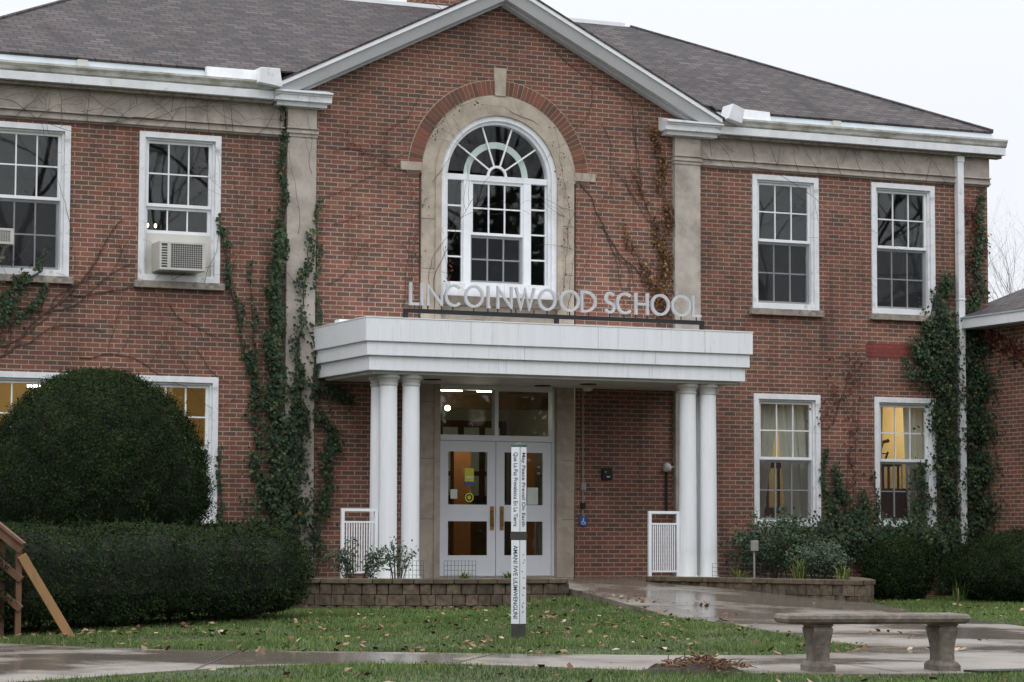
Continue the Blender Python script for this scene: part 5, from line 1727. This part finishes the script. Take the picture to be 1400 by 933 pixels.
climber("dry_creeper", "dry golden brown creeper beside the right pilaster under the pediment", [
    ([(2.78, -0.02, 4.0), (2.75, -0.02, 4.8), (2.82, -0.02, 5.6), (2.72, -0.02, 6.4), (2.6, -0.02, 7.0)], [0.14, 0.13, 0.09, 0.08, 0.07], 900, 0.05),
    ([(2.7, -0.02, 4.2), (2.3, -0.02, 4.9), (2.05, -0.02, 5.4)], [0.16, 0.09, 0.05], 260, 0.04),
    ([(2.75, -0.02, 5.0), (2.45, -0.02, 5.9), (2.2, -0.02, 6.4)], [0.08, 0.07, 0.05], 140, 0.03)], M['dryivy'], leaf=(0.03, 0.065), stem=0.008)
climber("red_creeper", "dark red creeper hanging under the annex eave", [
    ([(XA - 0.03, -0.3, 3.9), (XA - 0.03, -0.8, 3.7), (XA - 0.03, -1.3, 3.5), (XA - 0.03, -1.9, 3.6)], [0.12, 0.2, 0.2, 0.2], 900, 0.05)], M['redivy'], leaf=(0.04, 0.07), stem=0.006)
climber("red_creeper", "reddish creeper scattered on the brick between the right hand windows", [
    ([(5.7, -0.02, 2.4), (6.0, -0.02, 3.2), (6.3, -0.02, 3.6)], [0.3, 0.3, 0.2], 150, 0.02),
    ([(6.1, -0.02, 1.2), (6.2, -0.02, 2.2), (6.3, -0.02, 3.3)], [0.2, 0.15, 0.2], 120, 0.02),
    ([(8.4, -0.02, 4.6), (8.65, -0.02, 5.4), (8.5, -0.02, 6.2)], [0.22, 0.2, 0.18], 420, 0.03)], M['redivy'], leaf=(0.03, 0.06), stem=0.006)
climber("red_creeper", "sparse dark creeper leaves around the arched window", [
    ([(-1.2, -0.06, 6.6), (-0.8, -0.06, 7.05), (-0.3, -0.06, 7.25)], [0.08, 0.08, 0.04], 60, 0.02),
    ([(-1.5, -0.02, 4.1), (-1.3, -0.02, 5.6), (-1.75, -0.02, 5.85)], [0.1, 0.1, 0.2], 80, 0.02),
    ([(-0.85, -0.04, 4.35), (-0.95, -0.05, 5.0)], [0.05, 0.03], 30, 0.02),
    ([(1.0, -0.06, 4.3), (1.1, -0.06, 5.5), (0.85, -0.06, 6.9)], [0.1, 0.08, 0.08], 70, 0.02),
    ([(-2.6, -0.02, 6.5), (-2.1, -0.02, 6.25), (-1.8, -0.02, 6.3)], [0.14, 0.14, 0.1], 60, 0.02)], M['redivy'], leaf=(0.02, 0.04), stem=0.004)


def bare_vine(label, starts, n_br, length, y=-0.04, rad=0.006, group="bare creeper stems on the walls"):
    b = MB()
    org = starts[0][:2]
    for (x, z, ang, ln, r0) in starts:
        stack = [(x, z, ang, ln, r0, 0)]
        while stack:
            x, z, an, l_, r_, dpt = stack.pop()
            pts, rr = [], []
            n = max(int(l_ / 0.09), 3)
            k = 0
            for i in range(n + 1):
                pts.append((x, y - 0.004 * dpt, z))
                rr.append(max(r_ * (1 - 0.6 * i / n), 0.0018))
                x += math.cos(an) * l_ / n
                z += math.sin(an) * l_ / n
                an += rnd.gauss(0, 0.16)
                if dpt < 2 and i > 1 and rnd.random() < n_br:
                    stack.append((x, z, an + rnd.choice((-1, 1)) * rnd.uniform(0.4, 1.0), l_ * rnd.uniform(0.25, 0.6), r_ * 0.6, dpt + 1))
            b.tube(pts, rr, 4, cap=False)
    tag(b.build("bare_vine", M['vine'], None, (org[0], y, org[1])), label, "vine", group)


bare_vine("dark bare vine stems crossing the brick below the upper left windows", [(-7.9, 3.0, 0.25, 3.0, 0.016), (-7.6, 3.2, 0.5, 1.6, 0.009), (-7.4, 3.75, 0.1, 1.9, 0.010), (-5.2, 3.9, -0.9, 1.2, 0.006), (-4.8, 3.3, -1.0, 0.9, 0.006), (-6.5, 3.1, -0.05, 2.2, 0.008)], 0.07, 0, -0.014)
bare_vine("fine bare tendrils over the stone frieze on the left", [(-7.9 + 0.36 * i, 6.42 + rnd.uniform(-.05, .1), rnd.uniform(0.6, 2.4), rnd.uniform(0.4, 0.9), 0.005) for i in range(13)] + [(-7.9 + 0.27 * i, 6.5 + rnd.uniform(-.05, .3), rnd.uniform(0.2, 2.9), rnd.uniform(0.4, 0.8), 0.004) for i in range(16)] + [(-7.8, 6.7, -0.2, 1.5, 0.006), (-6.2, 6.45, 0.05, 2.3, 0.006)], 0.20, 0, -0.092)
bare_vine("fine bare tendrils over the stone frieze on the right", [(3.6 + 0.4 * i, 6.45 + rnd.uniform(-.05, .1), rnd.uniform(0.6, 2.4), rnd.uniform(0.3, 0.7), 0.004) for i in range(12)] + [(3.6 + 0.4 * i, 6.5 + rnd.uniform(-.05, .3), rnd.uniform(0.2, 2.9), rnd.uniform(0.3, 0.6), 0.004) for i in range(11)] + [(4.2, 6.47, 0.0, 2.3, 0.005)], 0.18, 0, -0.092)
bare_vine("bare vine running down from the arch to the right pilaster", [(1.3, 6.1, -1.1, 1.7, 0.011), (1.7, 5.4, -0.9, 1.6, 0.012), (1.9, 6.3, -0.7, 1.0, 0.006), (2.1, 6.2, -1.3, 1.6, 0.006), (1.5, 7.6, -1.2, 1.5, 0.006), (0.9, 8.1, -0.9, 1.9, 0.006), (2.3, 7.0, -1.6, 1.6, 0.006)], 0.13, 0, -0.016)
bare_vine("bare thin stems over the stone surround of the arched window", [(-1.2, 4.0, 1.5, 2.2, 0.005), (-1.1, 4.0, 1.65, 2.8, 0.005), (-1.15, 5.9, 1.0, 1.0, 0.004), (1.1, 4.0, 1.5, 2.4, 0.005), (1.15, 5.0, 1.9, 1.6, 0.004), (1.05, 5.5, 2.8, 0.5, 0.004), (1.2, 5.6, 2.9, 0.6, 0.004), (1.2, 5.0, 2.9, 0.6, 0.004), (0.6, 6.9, 2.6, 1.0, 0.004), (-0.6, 3.85, 0.0, 1.2, 0.004)], 0.10, 0, -0.052)
bare_vine("faint bare stems fanning over the brick on both sides of the arch", [(-2.7, 6.3, 0.2, 1.2, 0.006), (-2.6, 6.0, -0.1, 1.2, 0.005), (-2.9, 7.0, 0.4, 1.0, 0.005), (-1.6, 4.0, 1.3, 1.6, 0.005), (-2.8, 4.3, 0.3, 1.2, 0.005), (-2.2, 4.1, 0.9, 1.0, 0.004), (-2.7, 5.2, 0.2, 1.3, 0.005), (-2.8, 5.6, 0.35, 1.4, 0.005), (-2.6, 4.8, 0.1, 1.2, 0.004), (-1.9, 6.6, 0.8, 1.2, 0.005), (1.9, 5.0, -1.2, 1.1, 0.005), (2.2, 7.4, -1.2, 1.4, 0.005), (1.7, 7.0, -1.0, 1.3, 0.005), (-0.4, 8.3, 2.9, 1.2, 0.005)], 0.12, 0, -0.012)
bare_vine("faint bare stems climbing beside the upper left windows", [(-4.3, 4.0, 1.7, 1.8, 0.005), (-4.7, 4.2, 1.2, 0.9, 0.004), (-4.2, 5.2, 1.3, 1.2, 0.004), (-6.6, 4.3, 1.4, 1.9, 0.004), (-4.0, 3.0, 2.0, 1.5, 0.006), (-6.4, 3.9, 1.5, 1.4, 0.004), (-6.1, 3.2, 1.3, 1.6, 0.005), (-5.9, 4.4, 1.7, 1.5, 0.004), (-4.2, 5.4, 1.6, 1.0, 0.004), (-7.0, 3.3, 0.9, 1.3, 0.005), (-4.9, 2.95, 2.2, 1.3, 0.005), (-5.5, 3.05, 0.7, 1.4, 0.005)], 0.14, 0, -0.03)
bare_vine("faint bare stems on the stone face of the left pilaster", [(-3.2, 3.9, 1.6, 1.9, 0.005), (-3.3, 5.0, 1.4, 1.4, 0.004), (-3.1, 5.9, 1.9, 0.9, 0.004)], 0.22, 0, -0.135)

# ---- plants in the beds
def bushy(name, label, c, rx, ry, h_, n, mat, leaf, stems=10, group=None, arch=0.5):
    t = empty(name, c, label, "plant", group)
    st = MB()
    C = []
    for i in range(stems):
        a = rnd.uniform(0, 6.28)
        q = math.sqrt(rnd.random())
        tip = Vector((c[0] + rx * q * math.cos(a), c[1] + ry * q * math.sin(a), c[2] + h_ * rnd.uniform(0.6, 1.0) * (1 - 0.35 * q)))
        b0 = Vector((c[0] + rx * 0.3 * q * math.cos(a), c[1] + ry * 0.3 * q * math.sin(a), c[2] - 0.03))
        mid = b0.lerp(tip, 0.5) + Vector((0, 0, h_ * 0.12))
        pts = [b0, b0.lerp(mid, 0.5) + Vector((0, 0, 0.02)), mid, mid.lerp(tip, 0.6) + Vector((0, 0, h_ * 0.05)), tip]
        st.tube(pts, [0.007, 0.006, 0.005, 0.004, 0.002], 5)
        for _ in range(n // stems):
            k = rnd.uniform(0.25, 1.0) * 4
            i0 = min(int(k), 3)
            p = pts[i0].lerp(pts[i0 + 1], k - i0)
            C.append((p.x + rnd.gauss(0, 0.05), p.y + rnd.gauss(0, 0.05), p.z + rnd.gauss(0, 0.04)))
    C = np.array(C)
    C[:, 2] = np.maximum(C[:, 2], c[2])
    nn = rand_dirs(len(C)) * 0.8 + np.array([0, -0.4, 0.7])
    nn /= np.linalg.norm(nn, axis=1)[:, None]
    sz = nr.uniform(leaf[0], leaf[1], len(C))
    np_mesh("foliage", leaf_quads(C, nn, sz, sz * 0.55), 4, mat, t)
    st.build("stem", M['vine'], t)


bushy("rose_bush", "leggy grey green rose bush in the left planter before the railing", (-3.35, -2.75, -0.01), 0.55, 0.4, 0.62, 900, M['sage'], (0.035, 0.065), 16)
bushy("rose_bush", "thin rose bush with arching stems before the leftmost column", (-2.75, -2.75, -0.01), 0.35, 0.3, 0.66, 330, M['sage'], (0.035, 0.06), 9)
bushy("dark_shrub", "dark leafy low shrub at the left end of the left planter", (-4.15, -2.0, -0.01), 0.4, 0.4, 0.55, 700, M['sage'], (0.03, 0.055), 12)
bushy("lavender", "tall grey green bushy plant at the back of the right planter under the window", (3.05, -2.9, -0.02), 0.55, 0.6, 1.2, 4200, M['sage'], (0.03, 0.06), 30, "grey green plants in the right planter")
bushy("lavender", "rounded grey green plant near the right end of the right planter", (2.75, -4.7, -0.02), 0.42, 0.5, 0.70, 3400, M['sage'], (0.028, 0.05), 36, "grey green plants in the right planter")
bushy("lavender", "darker leafy plant between the two grey green ones in the right planter", (2.95, -3.7, -0.02), 0.6, 0.5, 0.95, 4200, M['ivy'], (0.03, 0.06), 30, "grey green plants in the right planter")


def tuft(name, label, c, r_, h_, n, group="tufts of strappy leaves in the beds"):
    V = []
    for i in range(n):
        a = rnd.uniform(0, 6.28)
        q = rnd.random() * r_ * 0.4
        b0 = Vector((c[0] + q * math.cos(a), c[1] + q * math.sin(a), c[2]))
        ln = h_ * rnd.uniform(0.6, 1.1)
        out = rnd.uniform(0.1, 0.9) * r_
        m_ = b0 + Vector((math.cos(a) * out * 0.4, math.sin(a) * out * 0.4, ln * 0.7))
        e = b0 + Vector((math.cos(a) * out, math.sin(a) * out, ln * rnd.uniform(0.7, 1.0)))
        sd_ = Vector((-math.sin(a), math.cos(a), 0)) * 0.007
        V += [b0 - sd_, b0 + sd_, m_ + sd_, m_ - sd_, m_ - sd_, m_ + sd_, e + sd_ * 0.2, e - sd_ * 0.2]
    tag(np_mesh(name, np.array([tuple(v) for v in V]), 4, M['fresh'], None, c), label, "plant", group)


tuft("leaf_tuft", "green tuft at the wire edging below the left column", (-1.95, -3.2, -0.02), 0.16, 0.15, 50)
tuft("leaf_tuft", "green tuft in the left bed under the left door", (-1.35, -3.4, -0.02), 0.2, 0.16, 60)
tuft("leaf_tuft", "green tuft in the right bed right of the wire edging", (2.12, -3.6, -0.02), 0.2, 0.2, 60)
tuft("leaf_tuft", "yellow tipped tuft in front of the tallest grey green plant", (2.42, -4.75, -0.02), 0.25, 0.36, 50)
tuft("leaf_tuft", "long bladed tuft in front of the rounded grey green plant", (2.66, -5.45, -0.02), 0.22, 0.26, 36)
tuft("leaf_tuft", "yellowing tuft on the grass before the small dark bush", (6.25, -2.9, -0.37), 0.35, 0.38, 36)
tuft("leaf_tuft", "dry tuft of grass at the photo's lower right corner", (-4.3, -19.95, -0.37), 0.25, 0.22, 60)
us = empty("utility_stub", (2.35, -3.6, -0.03), "small grey metal box on a short post in the right planter", "utility box")
MB().tube([(2.35, -3.6, -0.05), (2.35, -3.6, 0.40)], 0.014, 8).build("post", M['conduit'], us)
MB().box(2.31, 2.40, -3.64, -3.56, 0.40, 0.55).build("box", M['conduit'], us, bevel=0.006)

# ---- bare trees
def bare_tree(label, loc, H, seed, r0, group, spread=0.55, maxd=6):
    rn = random.Random(seed)
    t = empty("bare_tree", loc, label, "tree", group)
    tr, tw = MB(), MB()

    def grow(p, d, l_, r_, dep):
        pts, rr = [p.copy()], [r_]
        n = 4
        for i in range(n):
            d = (d + Vector((rn.gauss(0, .1), rn.gauss(0, .1), rn.gauss(0.03, .07)))).normalized()
            p = p + d * l_ / n
            pts.append(p.copy())
            rr.append(r_ * (1 - 0.4 * (i + 1) / n))
        (tr if dep < 2 else tw).tube(pts, rr, 8 if dep < 2 else (5 if dep < 4 else 3), cap=dep == 0)
        if dep >= maxd:
            return
        for k in range(rn.choice((3, 3, 4)) if dep < maxd - 1 else 3):
            q = n if k == 0 else rn.randint(2, n)
            ax = d.orthogonal().normalized()
            ax.rotate(Matrix.Rotation(rn.uniform(0, 6.28), 3, d))
            nd = (d + ax * (rn.uniform(0.15, 0.4) if k == 0 else rn.uniform(0.55, 1.1)) * spread * 1.6).normalized()
            grow(pts[q], nd, l_ * rn.uniform(0.6, 0.85), rr[q] * (0.85 if k == 0 else rn.uniform(0.5, 0.75)), dep + 1)
    grow(Vector(loc), Vector((0, 0, 1)), H * 0.3, r0, 0)
    tr.build("trunk", M['bark'], t, fix=False)
    tw.build("crown", M['bark'], t, fix=False)


bare_tree("bare tree with fine twigs above the annex roof", (21.5, 17.0, -0.4), 10.5, 3, 0.10, "bare trees behind the school")
bare_tree("thin bare tree in the distance beyond the annex roof", (31.0, 32.0, -0.4), 13, 8, 0.12, "bare trees behind the school")
for i, (x, y, H_, lb) in enumerate(((3.5, -46, 25, "bare street tree mirrored in the upper window at the left edge"), (10, -49, 27, "bare street tree mirrored above the air conditioner"), (21, -47, 27, "large bare street tree mirrored in the arched window"), (32, -45, 24, "bare street tree mirrored in the upper window nearest the right pilaster"), (39, -49, 27, "bare street tree mirrored in the upper window by the downspout"))):
    bare_tree(lb, (x, y, -0.4), H_, 20 + i, 0.36, "bare street trees behind the camera", maxd=6)
# added unseen evergreen belt, raised and thickened to darken reflections in the panes
nb_ = 60000
bx_ = nr.uniform(-25, 75, nb_)
top_ = 8 + 2.5 * np.sin(bx_ * 0.31 + 1.2) + 1.5 * np.sin(bx_ * 0.83) + 10 * np.exp(-((bx_ - 31) / 5) ** 4)
C = np.stack([bx_, nr.uniform(-73, -67, nb_), -0.4 + np.maximum(top_, 3) * nr.random(nb_) ** 1.5], 1)
tag(np_mesh("added_evergreen_belt", leaf_quads(C, rand_dirs(nb_), nr.uniform(0.35, 1.0, nb_), nr.uniform(0.3, 0.7, nb_)), 4, M['yew']), kind='stuff')

# ------------------------------------------------------------------ grass, leaves, twigs
def visible(x, y, mg=0.18):
    v = np.stack([x - CAM[0], y - CAM[1], np.full_like(x, -0.36 - CAM[2])], 1)
    zc = v @ fw
    px = (v @ r2) / zc * FPX / 1400
    py = -(v @ u2) / zc * FPX / 1400
    return (np.abs(px) < 0.5 + mg) & (py < 0.3333 + mg * 0.5) & (zc > 5)


def on_lawn(x, y):
    ok = ~inside(x, y, CONC) & ~inside(x, y, BEDL) & ~inside(x, y, BEDR)
    ok &= ~((y > -3.1) & (x < 1.7) & (x > -4.9)) & (y < -0.1)
    return ok & visible(x, y)


def lawn_points(n, x0=-14, x1=9, y0=-21.5, y1=-0.6):
    x, y = nr.uniform(x0, x1, n), nr.uniform(y0, y1, n)
    k = on_lawn(x, y)
    return x[k], y[k]


gx, gy = lawn_points(640000)
bare = np.sin(gx * 1.9 + 2 * np.sin(gy * 0.8)) * np.sin(gy * 2.3 + 1.5 * np.sin(gx * 1.1)) + nr.normal(size=len(gx)) * 0.35
keep = bare < 0.95
gx, gy = gx[keep], gy[keep]
n = len(gx)
gz = hgt(gx, gy) - 0.02
tall = 0.75 + 0.35 * np.sin(gx * 2.1 + 1) * np.sin(gy * 1.7) + 0.25 * nr.random(n)
hh = nr.uniform(0.025, 0.062, n) * tall
a = nr.random(n) * 2 * math.pi
wd = nr.uniform(0.0035, 0.007, n)
le = nr.uniform(0.0, 0.035, n)
b = nr.random(n) * 2 * math.pi
V = np.stack([np.stack([gx - np.cos(a) * wd, gy - np.sin(a) * wd, gz], 1), np.stack([gx + np.cos(a) * wd, gy + np.sin(a) * wd, gz], 1), np.stack([gx + np.cos(b) * le, gy + np.sin(b) * le, gz + hh], 1)], 1).reshape(-1, 3)
tag(np_mesh("grass", V, 3, M['grass']), kind='stuff')

lx, ly = lawn_points(5000)
keep = nr.random(len(lx)) < np.where((ly > -16) & (ly < -4), 0.55, 0.35)
lx, ly = lx[keep], ly[keep]
# leaves also gather along the sidewalk edges and lie on the paving
ex, ey2 = [], []
for (x0_, y0_), (x1_, y1_) in zip(CONC[27:45], CONC[28:46]):
    for _ in range(7):
        k = rnd.random()
        ex.append(x0_ + (x1_ - x0_) * k + rnd.gauss(0, 0.15))
        ey2.append(y0_ + (y1_ - y0_) * k + rnd.gauss(0.1, 0.15))
for _ in range(26):
    ex.append(rnd.uniform(-10.5, 2)), ey2.append(rnd.uniform(-18.5, -4))
for _ in range(34):
    px_, py_ = rnd.uniform(-9.5, 1), rnd.uniform(-17, -4.5)
    for _ in range(rnd.randint(4, 14)):
        ex.append(px_ + rnd.gauss(0, 0.16)), ey2.append(py_ + rnd.gauss(0, 0.16))
for _ in range(70):
    ex.append(rnd.uniform(-9.4, -7.2)), ey2.append(ex[-1] * 0.95 - 1.9 + rnd.gauss(0, 0.25))
lx, ly = np.concatenate([lx, ex]), np.concatenate([ly, ey2])
n = len(lx)
C = np.stack([lx, ly, hgt(lx, ly) + nr.uniform(0.006, 0.03, n)], 1)
nn = rand_dirs(n) * 0.55 + np.array([0, 0, 1.0])
nn /= np.linalg.norm(nn, axis=1)[:, None]
sz = nr.uniform(0.025, 0.085, n)
onp = inside(lx, ly, CONC)
C[onp, 2] = walk_h(lx[onp], ly[onp]) + 0.012
V = leaf_quads(C, nn, sz, sz * nr.uniform(0.6, 0.95, n))
V = V.reshape(n, 4, 3)
V[:, 2, 2] += sz * 0.25 * nr.random(n)
tag(np_mesh("fallen_leaves", V.reshape(-1, 3), 4, M['leaf']), kind='stuff')

TP = empty("twig_pile", (-6.75, -18.75, -0.36), "low heap of dark mulch and dead stalks at the sidewalk edge", "twig pile")
mb_ = MB()
ra_, rb_ = 16, 5
for j in range(rb_ + 1):
    for i in range(ra_):
        a = 2 * math.pi * i / ra_
        q = 1 - j / rb_
        ux, uy = 0.44 * q * math.cos(a), 0.24 * q * math.sin(a)
        mb_.v.append((-6.78 + ux * 0.88 + uy * 0.45, -18.78 - ux * 0.45 + uy * 0.88, -0.38 + 0.10 * (1 - q * q) + rnd.uniform(-.012, .012)))
for j in range(rb_):
    for i in range(ra_):
        a_, b_ = j * ra_ + i, j * ra_ + (i + 1) % ra_
        mb_.f.append((a_, b_, b_ + ra_, a_ + ra_))
mb_.build("mulch", M['soil'], TP)
tg = MB()
for _ in range(260):
    a = rnd.uniform(0, 6.28)
    q = rnd.random() ** 0.7
    ux, uy = 0.34 * q * math.cos(a), 0.18 * q * math.sin(a)
    p = Vector((-6.72 + ux * 0.88 + uy * 0.45, -18.80 - ux * 0.45 + uy * 0.88, -0.33 + 0.06 * (1 - q)))
    d = Vector((rnd.uniform(-1, 1), rnd.uniform(-.6, .6), rnd.uniform(-0.05, 0.22))).normalized() * rnd.uniform(0.04, 0.13)
    tg.tube([p, p + d * 0.5 + Vector((0, 0, 0.012)), p + d], [0.006, 0.005, 0.003], 4)
tg.build("dead_stalks", islandmat("dead_stalks", [(0, (0.05, 0.03, 0.025)), (0.5, (0.16, 0.085, 0.05)), (1, (0.34, 0.21, 0.11))], 0.8), TP)
dc = MB().box(-4.95, -4.3, -19.72, -19.5, -0.36, -0.345)
tag(dc.build("drain_cover", M['dark']), "dark flat drain cover in the paving right of the bench", "drain cover")
